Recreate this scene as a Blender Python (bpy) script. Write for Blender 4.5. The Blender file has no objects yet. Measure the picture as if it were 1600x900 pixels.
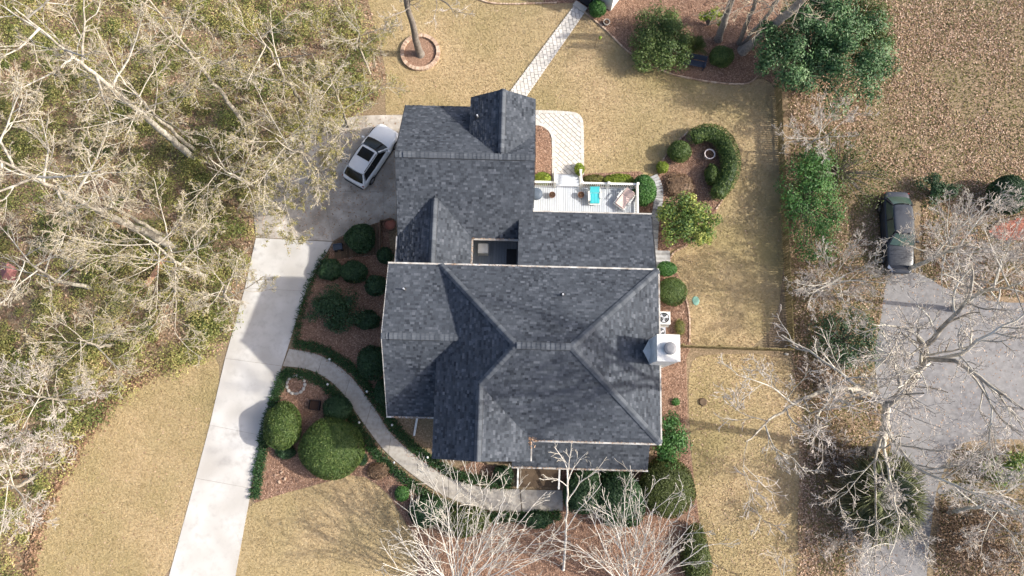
import bpy, bmesh, math, random
import numpy as np
from mathutils import Vector, Matrix
from mathutils.geometry import tessellate_polygon

SC = bpy.context.scene
COL = SC.collection
RAD = math.radians
# ---------------------------------------------------------------- camera, sky, sun, exposure
CH, CF, CT = 45.0, 1080.0, RAD(11)
cam_d = bpy.data.cameras.new('camera')
cam = bpy.data.objects.new('camera', cam_d); COL.objects.link(cam)
cam.location = (0, 0, CH); cam.rotation_euler = (CT, 0, 0)
cam_d.sensor_width = 36; cam_d.lens = 36 * CF / 1600.0
cam_d.clip_start = 0.5; cam_d.clip_end = 2000
SC.camera = cam

SUN_EL, SUN_AZ = RAD(34), RAD(-3)          # azimuth measured from +X towards +Y
world = bpy.data.worlds.new('World'); SC.world = world; world.use_nodes = True
wn = world.node_tree.nodes; wl = world.node_tree.links
sky = wn.new('ShaderNodeTexSky'); sky.sky_type = 'NISHITA'; sky.sun_disc = False
sky.sun_elevation = SUN_EL; sky.sun_rotation = math.pi / 2 - SUN_AZ
sky.air_density = 0.8; sky.dust_density = 4.0
wl.new(sky.outputs[0], wn['Background'].inputs[0]); wn['Background'].inputs[1].default_value = 0.15
sun_d = bpy.data.lights.new('sun', 'SUN'); sun_d.energy = 3.4; sun_d.angle = RAD(0.9); sun_d.color = (1.0, 0.95, 0.86)
sun = bpy.data.objects.new('sun', sun_d); COL.objects.link(sun)
sd = Vector((math.cos(SUN_EL) * math.cos(SUN_AZ), math.cos(SUN_EL) * math.sin(SUN_AZ), math.sin(SUN_EL)))
sun.rotation_euler = (-sd).to_track_quat('-Z', 'Y').to_euler(); sun.location = sd * 80
SC.view_settings.view_transform = 'Standard'; SC.view_settings.look = 'None'
SC.cycles.max_bounces = 4; SC.cycles.diffuse_bounces = 2; SC.cycles.glossy_bounces = 2; SC.cycles.transmission_bounces = 2; SC.cycles.transparent_max_bounces = 4
SC.view_settings.exposure = 0.97; SC.view_settings.gamma = 1.0; SC.view_settings.use_curve_mapping = False

# ---------------------------------------------------------------- helpers
rng = np.random.default_rng(7); random.seed(7)
_c, _s = math.cos(CT), math.sin(CT)
def W(px, py, z=0.0):
    """where the sight line through a photo pixel meets the level z"""
    u = (px - 800) / CF; v = -(py - 450) / CF
    y = v * _c + _s; zz = v * _s - _c; k = (CH - z) / (-zz)
    return Vector((u * k, y * k, z))
HR = RAD(-1.5)
def HL(u, v, z=0.0):
    return Vector((u * math.cos(HR) - v * math.sin(HR), u * math.sin(HR) + v * math.cos(HR), z))

def new_mesh(name, V, FA, tint=None, smooth=False):
    V = np.asarray(V, dtype=np.float32).reshape(-1, 3)
    me = bpy.data.meshes.new(name)
    FA = [np.asarray(f, dtype=np.int32) for f in FA if len(f)]
    nl = sum(f.size for f in FA); nf = sum(len(f) for f in FA)
    me.vertices.add(len(V)); me.vertices.foreach_set('co', V.ravel())
    me.loops.add(nl); me.polygons.add(nf)
    me.loops.foreach_set('vertex_index', np.concatenate([f.ravel() for f in FA]))
    tot = np.concatenate([np.full(len(f), f.shape[1], dtype=np.int32) for f in FA])
    st = np.concatenate([[0], np.cumsum(tot)[:-1]]).astype(np.int32)
    me.polygons.foreach_set('loop_start', st)
    me.update(calc_edges=True)
    if tint is not None:
        a = me.attributes.new('tint', 'FLOAT', 'FACE'); a.data.foreach_set('value', np.asarray(tint, dtype=np.float32))
    if smooth: me.polygons.foreach_set('use_smooth', np.ones(nf, dtype=bool))
    me.validate()
    return me

class MB:
    def __init__(s): s.v = []; s.f = []; s.t = []
    def add(s, vs, fs, tint=0.5):
        b = len(s.v); s.v += [tuple(p) for p in vs]
        for f in fs: s.f.append([b + i for i in f]); s.t.append(tint)
    def box(s, c, d, rz=0.0, tint=0.5, taper=1.0, tilt=None):
        c = Vector(c); hx, hy, hz = d[0] / 2, d[1] / 2, d[2] / 2
        M = Matrix.Rotation(rz, 3, 'Z')
        if tilt is not None: M = M @ Matrix.Rotation(tilt[1], 3, tilt[0])
        vs = []
        for z in (-1, 1):
            k = taper if z > 0 else 1
            for x, y in ((-1, -1), (1, -1), (1, 1), (-1, 1)): vs.append(c + M @ Vector((x * hx * k, y * hy * k, z * hz)))
        s.add(vs, [(3, 2, 1, 0), (4, 5, 6, 7), (0, 1, 5, 4), (1, 2, 6, 5), (2, 3, 7, 6), (3, 0, 4, 7)], tint)
    def bar(s, a, b, w, h, tint=0.5):
        a = Vector(a); b = Vector(b); d = (b - a)
        up = Vector((0, 0, 1)) if abs(d.normalized().z) < 0.95 else Vector((0, 1, 0))
        r = d.cross(up).normalized() * w / 2; t = r.cross(d).normalized() * h / 2
        vs = [a - r - t, a + r - t, a + r + t, a - r + t, b - r - t, b + r - t, b + r + t, b - r + t]
        s.add(vs, [(0, 1, 2, 3), (7, 6, 5, 4), (0, 4, 5, 1), (1, 5, 6, 2), (2, 6, 7, 3), (3, 7, 4, 0)], tint)
    def lathe(s, c, prof, n=16, tint=0.5, sx=1, sy=1, cap=True):
        c = Vector(c); b = []
        for r, z in prof:
            for i in range(n):
                a = 2 * math.pi * i / n; b.append(c + Vector((math.cos(a) * r * sx, math.sin(a) * r * sy, z)))
        fs = []
        for k in range(len(prof) - 1):
            for i in range(n):
                j = (i + 1) % n; fs.append((k * n + i, k * n + j, (k + 1) * n + j, (k + 1) * n + i))
        if cap:
            fs.append(tuple(range(n - 1, -1, -1))); fs.append(tuple((len(prof) - 1) * n + i for i in range(n)))
        s.add(b, fs, tint)
    def tube(s, pts, rad, n=6, tint=0.5):
        P = [Vector(p) for p in pts]; R = rad if hasattr(rad, '__len__') else [rad] * len(P)
        b = []
        for i, p in enumerate(P):
            d = (P[min(i + 1, len(P) - 1)] - P[max(i - 1, 0)]).normalized()
            ref = Vector((0, 0, 1)) if abs(d.z) < 0.9 else Vector((1, 0, 0))
            x = d.cross(ref).normalized(); y = x.cross(d)
            for k in range(n):
                a = 2 * math.pi * k / n; b.append(p + (x * math.cos(a) + y * math.sin(a)) * R[i])
        fs = []
        for i in range(len(P) - 1):
            for k in range(n):
                j = (k + 1) % n; fs.append((i * n + k, i * n + j, (i + 1) * n + j, (i + 1) * n + k))
        fs.append(tuple(range(n - 1, -1, -1))); fs.append(tuple((len(P) - 1) * n + k for k in range(n)))
        s.add(b, fs, tint)
    def prism(s, poly, z0, z1, tint=0.5):
        """poly: list of (x,y); solid between z0 and z1 (numbers or per-vertex lists)"""
        poly = clean(poly); n = len(poly)
        Z0 = z0 if hasattr(z0, '__len__') else [z0] * n; Z1 = z1 if hasattr(z1, '__len__') else [z1] * n
        vs = [(p[0], p[1], Z0[i]) for i, p in enumerate(poly)] + [(p[0], p[1], Z1[i]) for i, p in enumerate(poly)]
        tr = tessellate_polygon([[Vector((p[0], p[1], 0)) for p in poly]])
        fs = []
        for t in tr:
            a, b, c = [Vector((poly[i][0], poly[i][1])) for i in t]
            if (b - a).cross(c - a) < 0: t = (t[0], t[2], t[1])
            fs.append(tuple(n + i for i in t)); fs.append((t[2], t[1], t[0]))
        for i in range(n): j = (i + 1) % n; fs.append((i, j, n + j, n + i))
        s.add(vs, fs, tint)
    def mesh(s, name, smooth=False):
        me = bpy.data.meshes.new(name); me.from_pydata(s.v, [], s.f)
        a = me.attributes.new('tint', 'FLOAT', 'FACE'); a.data.foreach_set('value', np.array(s.t, dtype=np.float32))
        if smooth: me.polygons.foreach_set('use_smooth', np.ones(len(s.f), dtype=bool))
        me.update(); me.validate()
        if s.f:
            bm = bmesh.new(); bm.from_mesh(me); bmesh.ops.recalc_face_normals(bm, faces=bm.faces); bm.to_mesh(me); bm.free()
        return me

def clean(poly):
    out = []
    for p in poly:
        if not out or (abs(p[0] - out[-1][0]) + abs(p[1] - out[-1][1])) > 1e-4: out.append((p[0], p[1]))
    if len(out) > 1 and abs(out[0][0] - out[-1][0]) + abs(out[0][1] - out[-1][1]) < 1e-4: out.pop()
    ar = sum(out[i][0] * out[(i + 1) % len(out)][1] - out[(i + 1) % len(out)][0] * out[i][1] for i in range(len(out)))
    return out if ar > 0 else out[::-1]

def link(name, me, material, parent=None, loc=None, smooth=None):
    o = bpy.data.objects.new(name, me); COL.objects.link(o)
    if material is not None and me is not None and not me.materials: me.materials.append(material)
    if parent is not None: o.parent = parent
    if loc is not None: o.location = loc
    return o
def thing(name, label, cat, loc=(0, 0, 0), rz=0.0, group=None):
    o = bpy.data.objects.new(name, None); COL.objects.link(o); o.empty_display_size = 0.2
    o.location = loc; o.rotation_euler = (0, 0, rz); o['label'] = label; o['category'] = cat
    if group: o['group'] = group
    return o
def local_matrix(o):
    return Matrix.Translation(o.location) @ o.rotation_euler.to_matrix().to_4x4()
def part(name, mb, material, parent, world=True, smooth=False, label=None, kind=None):
    """mb holds world coordinates (world=True) or the thing's own"""
    me = mb.mesh(name, smooth) if isinstance(mb, MB) else mb
    if world:
        M = Matrix.Identity(4); p = parent
        while p is not None: M = local_matrix(p) @ M; p = p.parent
        me.transform(M.inverted())
    o = link(name, me, material, parent)
    if label: o['label'] = label
    if kind: o['kind'] = kind
    return o
def struct(name, me, material, kind='structure', label=None, cat=None):
    o = link(name, me, material); o['kind'] = kind
    if label: o['label'] = label
    if cat: o['category'] = cat
    return o

def chaikin(poly, n=2, closed=True):
    P = [Vector((p[0], p[1])) for p in poly]
    for _ in range(n):
        Q = []
        m = len(P)
        if not closed: Q.append(P[0])
        for i in range(m if closed else m - 1):
            a, b = P[i], P[(i + 1) % m]; Q += [a * .75 + b * .25, a * .25 + b * .75]
        if not closed: Q.append(P[-1])
        P = Q
    return [(p.x, p.y) for p in P]
def gp(pts, z=0.0): return [tuple(W(p[0], p[1], z)[:2]) for p in pts]
def catmull(pts, step):
    P = [Vector(p) for p in pts]; out = []
    for i in range(len(P) - 1):
        p0 = P[max(i - 1, 0)]; p1 = P[i]; p2 = P[i + 1]; p3 = P[min(i + 2, len(P) - 1)]
        n = max(1, int(round((p2 - p1).length / step)))
        for k in range(n):
            t = k / n
            out.append(0.5 * ((2 * p1) + (p2 - p0) * t + (2 * p0 - 5 * p1 + 4 * p2 - p3) * t * t + (3 * p1 - p0 - 3 * p2 + p3) * t ** 3))
    out.append(P[-1]); return out
def inside(poly, X, Y):
    r = np.zeros(len(X), dtype=bool); n = len(poly)
    for i in range(n):
        x0, y0 = poly[i]; x1, y1 = poly[(i + 1) % n]
        if y0 == y1: continue
        r ^= ((Y < y0) != (Y < y1)) & (X < (x1 - x0) * (Y - y0) / (y1 - y0) + x0)
    return r
def scatter(poly, n, holes=()):
    p = np.array(poly); lo = p.min(0); hi = p.max(0); out = np.zeros((0, 2))
    dens = n
    for _ in range(40):
        q = lo + rng.random((dens, 2)) * (hi - lo)
        m = inside(poly, q[:, 0], q[:, 1])
        for h in holes: m &= ~inside(h, q[:, 0], q[:, 1])
        out = np.vstack([out, q[m]])
        if len(out) >= n: break
    return out[:n]
def field(X, Y, scale, seed):
    r = np.random.default_rng(seed); f = 0
    for k in range(9):
        a = r.random() * 6.283; w = scale * (.5 + 1.6 * r.random()); f = f + np.sin((X * math.cos(a) + Y * math.sin(a)) * w + r.random() * 6.283)
    return f / 3.0                       # roughly unit normal
def norm(a): return a / np.maximum(np.linalg.norm(a, axis=-1, keepdims=True), 1e-9)

def leaf_arrays(P, N, size, aspect=0.55, bend=0.25):
    """rhombic folded leaves: P (n,3) centres, N (n,3) facing, size (n,)"""
    n = len(P); r = rng.normal(size=(n, 3)); X = norm(np.cross(N, r)); Y = np.cross(N, X); s = size[:, None]
    a = P - X * s; b = P + Y * s * aspect + N * s * bend; c = P + X * s; d = P - Y * s * aspect + N * s * bend
    V = np.stack([a, b, c, d], 1).reshape(-1, 3); i = np.arange(n)[:, None] * 4
    F = np.concatenate([i + np.array([[0, 1, 2]]), i + np.array([[0, 2, 3]])], 1).reshape(-1, 3)
    return V, F
class NB:
    """numpy mesh collector"""
    def __init__(s): s.V = []; s.F = {3: [], 4: []}; s.T = {3: [], 4: []}; s.n = 0
    def add(s, V, F, T):
        k = F.shape[1]; s.V.append(V); s.F[k].append(F + s.n); s.T[k].append(np.broadcast_to(T, (len(F),)) if np.ndim(T) == 0 else T); s.n += len(V)
    def leaves(s, P, N, size, tint, aspect=0.55, bend=0.25):
        V, F = leaf_arrays(P, N, size, aspect, bend); s.add(V, F, np.repeat(tint, 2))
    def mesh(s, name, off=(0, 0, 0), smooth=False):
        FA = []; T = []
        for k in (3, 4):
            if s.F[k]: FA.append(np.concatenate(s.F[k])); T.append(np.concatenate(s.T[k]))
        V = np.concatenate(s.V) - np.array(off)[None]
        return new_mesh(name, V, FA, np.concatenate(T), smooth)

# ---------------------------------------------------------------- materials
def material(name, cols, scale=3.0, detail=6.0, rough=0.85, bump=0.0, bscale=None, attr=0.0, big=0.0, bigscale=0.25, spec=0.3,
             transl=0.0, metal=0.0, bigcol=None, stretch=None, rough_n=0.62):
    """cols: list of (pos, rgb). noise drives the ramp; attr mixes in the per-piece tint; big adds broad patches"""
    m = bpy.data.materials.new(name); m.use_nodes = True; n = m.node_tree.nodes; l = m.node_tree.links
    b = n['Principled BSDF']; b.inputs['Roughness'].default_value = rough; b.inputs['Metallic'].default_value = metal
    b.inputs['Specular IOR Level'].default_value = spec
    geo = n.new('ShaderNodeNewGeometry'); pos = geo.outputs['Position']
    if stretch:
        mp = n.new('ShaderNodeMapping'); mp.inputs['Scale'].default_value = stretch; l.new(pos, mp.inputs[0]); pos = mp.outputs[0]
    nz = n.new('ShaderNodeTexNoise'); nz.inputs['Scale'].default_value = scale; nz.inputs['Detail'].default_value = detail
    nz.inputs['Roughness'].default_value = rough_n; l.new(pos, nz.inputs['Vector'])
    fac = nz.outputs[0]
    mr = n.new('ShaderNodeMapRange'); mr.inputs[1].default_value = 0.28; mr.inputs[2].default_value = 0.72; l.new(fac, mr.inputs[0]); fac = mr.outputs[0]
    if attr > 0:
        at = n.new('ShaderNodeAttribute'); at.attribute_name = 'tint'
        mx = n.new('ShaderNodeMix'); mx.data_type = 'FLOAT'; mx.inputs[0].default_value = attr
        l.new(fac, mx.inputs[2]); l.new(at.outputs['Fac'], mx.inputs[3]); fac = mx.outputs[0]
    rp = n.new('ShaderNodeValToRGB'); e = rp.color_ramp.elements
    while len(e) < len(cols): e.new(0.5)
    for i, (p, c) in enumerate(cols): e[i].position = p; e[i].color = (*c, 1)
    l.new(fac, rp.inputs[0]); out = rp.outputs[0]
    if big > 0:
        n2 = n.new('ShaderNodeTexNoise'); n2.inputs['Scale'].default_value = bigscale; n2.inputs['Detail'].default_value = 5; n2.inputs['Roughness'].default_value = 0.6
        l.new(geo.outputs['Position'], n2.inputs['Vector'])
        r2 = n.new('ShaderNodeMapRange'); r2.inputs[1].default_value = 0.40; r2.inputs[2].default_value = 0.66; r2.inputs[4].default_value = big; l.new(n2.outputs[0], r2.inputs[0])
        mc = n.new('ShaderNodeMix'); mc.data_type = 'RGBA'; l.new(r2.outputs[0], mc.inputs[0]); l.new(out, mc.inputs[6])
        mc.inputs[7].default_value = (*(bigcol or (0.05, 0.05, 0.04)), 1); out = mc.outputs[2]
    l.new(out, b.inputs['Base Color'])
    if bump > 0:
        nb = nz
        if bscale:
            nb = n.new('ShaderNodeTexNoise'); nb.inputs['Scale'].default_value = bscale; nb.inputs['Detail'].default_value = 6; l.new(pos, nb.inputs['Vector'])
        bp = n.new('ShaderNodeBump'); bp.inputs['Strength'].default_value = 1.0; bp.inputs['Distance'].default_value = bump
        l.new(nb.outputs[0], bp.inputs['Height']); l.new(bp.outputs[0], b.inputs['Normal'])
    if transl > 0:
        tr = n.new('ShaderNodeBsdfTranslucent'); l.new(out, tr.inputs[0])
        ms = n.new('ShaderNodeMixShader'); ms.inputs[0].default_value = transl
        l.new(b.outputs[0], ms.inputs[1]); l.new(tr.outputs[0], ms.inputs[2]); l.new(ms.outputs[0], n['Material Output'].inputs[0])
    return m
def flat(name, c, rough=0.5, var=0.12, **k):
    d = tuple(x * (1 - var) for x in c); e = tuple(min(1, x * (1 + var)) for x in c)
    return material(name, [(0, d), (1, e)], rough=rough, **k)
M = {}
M['ground'] = material('leafy_ground', [(0, (.075, .052, .03)), (.35, (.17, .12, .072)), (.6, (.26, .185, .12)), (.8, (.36, .26, .18)), (1, (.44, .34, .25))], 9, 8, .95, .03, 14, big=.75, bigscale=.22, bigcol=(.19, .155, .09))
M['lawn'] = material('dormant_lawn', [(0, (.26, .185, .10)), (.4, (.37, .275, .155)), (.7, (.455, .35, .205)), (1, (.55, .44, .28))], 6, 9, .95, .03, 16, big=.7, bigscale=.13, bigcol=(.25, .21, .09), stretch=(1, 1.3, 1), rough_n=.75)
M['grass'] = material('dormant_grass_blade', [(0, (.24, .17, .085)), (.5, (.43, .325, .185)), (1, (.60, .49, .32))], 2, 4, .9, attr=.7, transl=.2, big=.7, bigscale=.13, bigcol=(.27, .23, .10))
M['rough'] = material('rough_olive_grass', [(0, (.085, .11, .03)), (.5, (.19, .18, .06)), (1, (.38, .31, .16))], .5, 6, .9, attr=.5, transl=.2)
M['mulch'] = material('bark_mulch', [(0, (.08, .042, .028)), (.5, (.225, .132, .088)), (1, (.40, .265, .19))], 10, 8, .95, .03, 18, big=.5, bigscale=.5, bigcol=(.24, .16, .11))
M['chip'] = material('mulch_chip', [(0, (.095, .048, .032)), (.5, (.275, .16, .107)), (1, (.52, .36, .265))], 3, 3, .9, attr=.8)
M['litter'] = material('fallen_leaf', [(0, (.09, .048, .026)), (.35, (.27, .165, .10)), (.7, (.48, .335, .235)), (1, (.70, .54, .42))], 2, 3, .8, attr=.8, transl=.1)
M['concrete'] = material('pale_concrete', [(0, (.36, .34, .315)), (.5, (.50, .485, .46)), (1, (.60, .585, .56))], 1.8, 10, .9, .004, 30, big=.75, bigscale=.45, bigcol=(.35, .325, .29), attr=.2)
M['old_concrete'] = material('weathered_concrete', [(0, (.26, .23, .195)), (.5, (.46, .42, .37)), (1, (.64, .61, .56))], 1.2, 9, .9, .004, 30, big=.75, bigscale=.5, bigcol=(.24, .21, .175), attr=.1)
M['walk'] = material('walk_concrete', [(0, (.29, .265, .23)), (.5, (.40, .37, .325)), (1, (.47, .44, .395))], 4, 8, .9, .004, 30, big=.4, bigscale=.6, bigcol=(.26, .23, .19))
M['asphalt'] = material('grey_asphalt', [(0, (.10, .098, .10)), (.5, (.165, .16, .163)), (1, (.24, .235, .235))], 3, 9, .9, .006, 40, big=.6, bigscale=.22, bigcol=(.25, .24, .23))
M['paver'] = material('pale_paver', [(0, (.42, .395, .355)), (1, (.58, .55, .505))], 6, 5, .85, .004, 40, attr=.55)
M['paver_bed'] = flat('paver_joint_mortar', (.30, .275, .24), .95)
M['grout'] = flat('paver_joint_sand', (.20, .17, .13), .95)
M['brick'] = material('edging_brick', [(0, (.24, .15, .10)), (.5, (.42, .30, .215)), (1, (.55, .43, .33))], 5, 5, .9, .004, 40, attr=.6)
M['redbrick'] = material('red_brick', [(0, (.16, .055, .04)), (.5, (.27, .10, .07)), (1, (.36, .16, .11))], 5, 5, .9, .004, 40, attr=.6)
M['stone'] = material('edging_stone', [(0, (.26, .24, .21)), (1, (.50, .47, .42))], 6, 6, .9, .02, 20, attr=.5)
M['shingle'] = material('charcoal_shingle', [(.08, (.016, .020, .027)), (.4, (.039, .046, .057)), (.62, (.055, .063, .077)), (.92, (.098, .109, .128))], .7, 10, .88, .004, 90, attr=.86, big=.3, bigscale=.35, bigcol=(.074, .084, .100))
M['cap'] = material('ridge_cap_shingle', [(0, (.04, .047, .058)), (1, (.10, .111, .127))], 6, 6, .88, .004, 90, attr=.6)
M['felt'] = flat('roof_underlay', (.035, .037, .042), .9)
M['white'] = material('white_trim', [(0, (.52, .50, .45)), (.4, (.65, .64, .60)), (1, (.75, .745, .72))], 3, 7, .5)
M['gutter'] = material('dirty_white_gutter', [(0, (.16, .12, .085)), (.45, (.40, .38, .35)), (1, (.62, .61, .59))], 1.6, 7, .5)
M['siding'] = material('cream_siding', [(0, (.58, .56, .50)), (1, (.70, .68, .62))], 2, 6, .6)
M['glass'] = flat('dark_glass', (.010, .012, .014), .08, spec=.3)
M['glass_green'] = flat('green_tinted_glass', (.05, .085, .07), .12, spec=.6)
M['deck'] = material('pale_deck_board', [(0, (.36, .39, .43)), (1, (.52, .55, .58))], 4, 6, .6, attr=.5, stretch=(6, 1, 1))
M['greydeck'] = material('grey_deck_board', [(0, (.15, .17, .20)), (1, (.25, .28, .31))], 4, 6, .8, attr=.5, stretch=(6, 1, 1))
M['oldwood'] = material('weathered_board', [(0, (.16, .155, .15)), (1, (.42, .42, .42))], 5, 6, .85, .004, attr=.55)
M['brownwood'] = material('brown_board', [(0, (.05, .035, .022)), (1, (.16, .11, .07))], 5, 6, .85, .004, attr=.5)
M['fence'] = material('mossy_fence_board', [(0, (.11, .085, .035)), (1, (.27, .22, .11))], 5, 6, .9, .004, attr=.6)
M['bridge'] = material('mossy_bridge_plank', [(0, (.22, .18, .09)), (1, (.45, .39, .23))], 5, 6, .9, .004, attr=.6)
M['orange'] = material('orange_board', [(0, (.34, .18, .11)), (1, (.48, .28, .18))], 4, 5, .8)
M['bark'] = material('pale_bark', [(.1, (.14, .115, .085)), (.5, (.37, .33, .265)), (1, (.60, .555, .475))], 7, 7, .9, .01, 20, attr=.35)
M['twig'] = material('pale_twig', [(0, (.18, .14, .09)), (.5, (.37, .315, .225)), (1, (.60, .54, .42))], 1.5, 4, .9, attr=.5)
M['whitebark'] = material('white_bark', [(.1, (.13, .11, .085)), (.45, (.33, .30, .25)), (.7, (.50, .47, .40)), (1, (.64, .61, .55))], 3.5, 7, .9, .01, 20, attr=.35)
M['pinktwig'] = material('grey_pink_twig', [(0, (.30, .255, .22)), (1, (.66, .60, .54))], 1.5, 4, .9, attr=.5)
M['palebark'] = material('cream_bark', [(0, (.36, .32, .27)), (.5, (.58, .54, .48)), (1, (.74, .71, .66))], 5, 7, .9, .006, 20, attr=.35)
M['paletwig'] = material('cream_twig', [(0, (.33, .295, .24)), (1, (.66, .62, .54))], 1.5, 4, .9, attr=.5)
M['darkbark'] = material('grey_bark', [(0, (.10, .085, .07)), (.5, (.20, .175, .15)), (1, (.36, .32, .28))], 7, 7, .9, .01, 20, attr=.35)
def leafmat(name, cols, transl=.22, rough=.5): return material(name, cols, 1.2, 4, rough, attr=.75, transl=transl, spec=.35)
M['box'] = leafmat('clipped_shrub_leaf', [(0, (.024, .05, .013)), (.5, (.075, .125, .028)), (1, (.18, .225, .065))])
M['dark'] = leafmat('dark_shrub_leaf', [(0, (.012, .034, .014)), (.5, (.030, .072, .027)), (1, (.07, .13, .05))])
M['lime'] = leafmat('lime_shrub_leaf', [(0, (.07, .12, .015)), (.5, (.20, .27, .03)), (1, (.40, .44, .07))])
M['olive'] = leafmat('olive_shrub_leaf', [(0, (.05, .05, .014)), (.5, (.14, .14, .035)), (1, (.29, .27, .08))])
M['mixed'] = leafmat('yellowing_shrub_leaf', [(0, (.035, .075, .02)), (.4, (.09, .16, .035)), (.7, (.24, .29, .06)), (1, (.50, .50, .14))])
M['green'] = leafmat('bright_shrub_leaf', [(0, (.02, .07, .018)), (.5, (.06, .16, .035)), (1, (.13, .25, .06))])
M['blue'] = leafmat('glossy_evergreen_leaf', [(0, (.018, .048, .018)), (.5, (.055, .125, .042)), (.8, (.13, .225, .09)), (1, (.24, .33, .17))], rough=.5)
M['brownleaf'] = leafmat('brown_shrub_leaf', [(0, (.07, .042, .025)), (.5, (.19, .12, .07)), (1, (.36, .25, .16))])
M['moss'] = leafmat('mossy_shrub_leaf', [(0, (.030, .042, .010)), (.5, (.066, .088, .019)), (1, (.13, .155, .04))])
M['under'] = leafmat('undergrowth_leaf', [(0, (.045, .08, .018)), (.3, (.13, .16, .04)), (.55, (.27, .265, .08)), (.75, (.43, .38, .14)), (.88, (.40, .27, .15)), (1, (.55, .46, .29))])
M['bud'] = leafmat('yellow_green_bud', [(0, (.12, .13, .025)), (.5, (.28, .26, .06)), (1, (.45, .39, .14))], .3)
M['mondo'] = leafmat('dark_border_grass', [(0, (.010, .032, .010)), (.5, (.025, .068, .018)), (1, (.06, .12, .035))])
M['palm'] = leafmat('palm_frond', [(0, (.18, .22, .10)), (.5, (.36, .39, .22)), (1, (.62, .61, .44))], .4)
def paint(name, c, rough=.25, coat=.6, metal=0.0):
    m = flat(name, c, rough, .03); b = m.node_tree.nodes['Principled BSDF']; b.inputs['Coat Weight'].default_value = coat; b.inputs['Coat Roughness'].default_value = .08; b.inputs['Metallic'].default_value = metal; return m
M['carwhite'] = paint('white_car_paint', (.72, .74, .76))
M['cardark'] = paint('dark_car_paint', (.032, .037, .048), .35, .3)
M['black'] = flat('black_plastic', (.018, .018, .02), .55)
M['rubber'] = flat('tyre_rubber', (.02, .02, .02), .85)
M['alloy'] = flat('alloy_wheel', (.35, .35, .36), .35, metal=.8)
M['lamp'] = flat('headlamp_lens', (.65, .67, .70), .15)
M['tail'] = flat('tail_lamp_lens', (.25, .015, .015), .2)
M['metal'] = flat('galvanised_metal', (.42, .43, .45), .45, metal=.5)
M['flue'] = flat('grey_flue_metal', (.20, .20, .21), .55)
M['vent'] = flat('vent_metal', (.55, .56, .58), .4, metal=.4)
M['turq'] = flat('turquoise_cushion', (.05, .40, .44), .7)
M['beige'] = flat('blush_cushion', (.66, .50, .45), .8)
M['bench'] = flat('navy_bench_paint', (.022, .033, .055), .45)
M['terra'] = flat('brown_pot', (.13, .065, .04), .7)
M['pinkpot'] = flat('white_planter', (.72, .63, .60), .6)
M['red'] = flat('faded_red_tarp', (.30, .13, .12), .8, scale=4)
M['blue_p'] = flat('slate_blue_plastic', (.06, .08, .11), .6)
M['lid'] = flat('green_lid', (.16, .30, .24), .6)
M['soil'] = flat('potting_soil', (.06, .035, .025), .95)

# ---------------------------------------------------------------- the ground
def sheet(name, poly, z, mat, kind='structure', thick=0.0):
    mb = MB(); P = clean(poly)
    if thick: mb.prism(P, z - thick, z)
    else:
        tr = tessellate_polygon([[Vector((p[0], p[1], 0)) for p in P]])
        fs = []
        for t in tr:
            a, b, c = [Vector(P[i]) for i in t]
            fs.append(t if (b - a).cross(c - a) > 0 else (t[0], t[2], t[1]))
        mb.add([(p[0], p[1], z) for p in P], fs)
    return struct(name, mb.mesh(name), mat, kind)

g = MB(); n = 24; ext = 400.0
for i in range(n):
    for j in range(n):
        x0, x1 = -ext + 2 * ext * i / n, -ext + 2 * ext * (i + 1) / n; y0, y1 = -ext + 2 * ext * j / n, -ext + 2 * ext * (j + 1) / n
        g.add([(x0, y0, 0), (x1, y0, 0), (x1, y1, 0), (x0, y1, 0)], [(0, 1, 2, 3)])
struct('ground', g.mesh('ground'), M['ground'])

LAWN_BACK = chaikin(gp([(560, -60), (850, -60), (905, 5), (945, 45), (985, 85), (1040, 115), (1100, 129), (1165, 133), (1190, 120), (1213, 138), (1216, 180), (1231, 545), (1072, 545), (1068, 500), (1050, 440), (1030, 420), (900, 420), (800, 300), (620, 300), (600, 170), (606, 120), (590, 60)]), 2)
LAWN_LEFT = chaikin(gp([(225, 585), (300, 562), (356, 556), (300, 780), (255, 940), (40, 940), (48, 860), (70, 790), (125, 690), (180, 620)]), 2)
LAWN_MID = chaikin(gp([(380, 786), (440, 772), (505, 755), (560, 738), (598, 760), (630, 800), (650, 850), (660, 940), (350, 940)]), 2)
LAWN_RIGHT = chaikin(gp([(1076, 560), (1110, 553), (1225, 553), (1250, 600), (1256, 700), (1252, 800), (1262, 940), (1112, 940), (1112, 880), (1088, 800), (1076, 650)]), 2)
for nm, P in (('back_lawn', LAWN_BACK), ('left_lawn', LAWN_LEFT), ('middle_lawn', LAWN_MID), ('right_lawn', LAWN_RIGHT)): sheet(nm, P, .006, M['lawn'])

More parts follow.
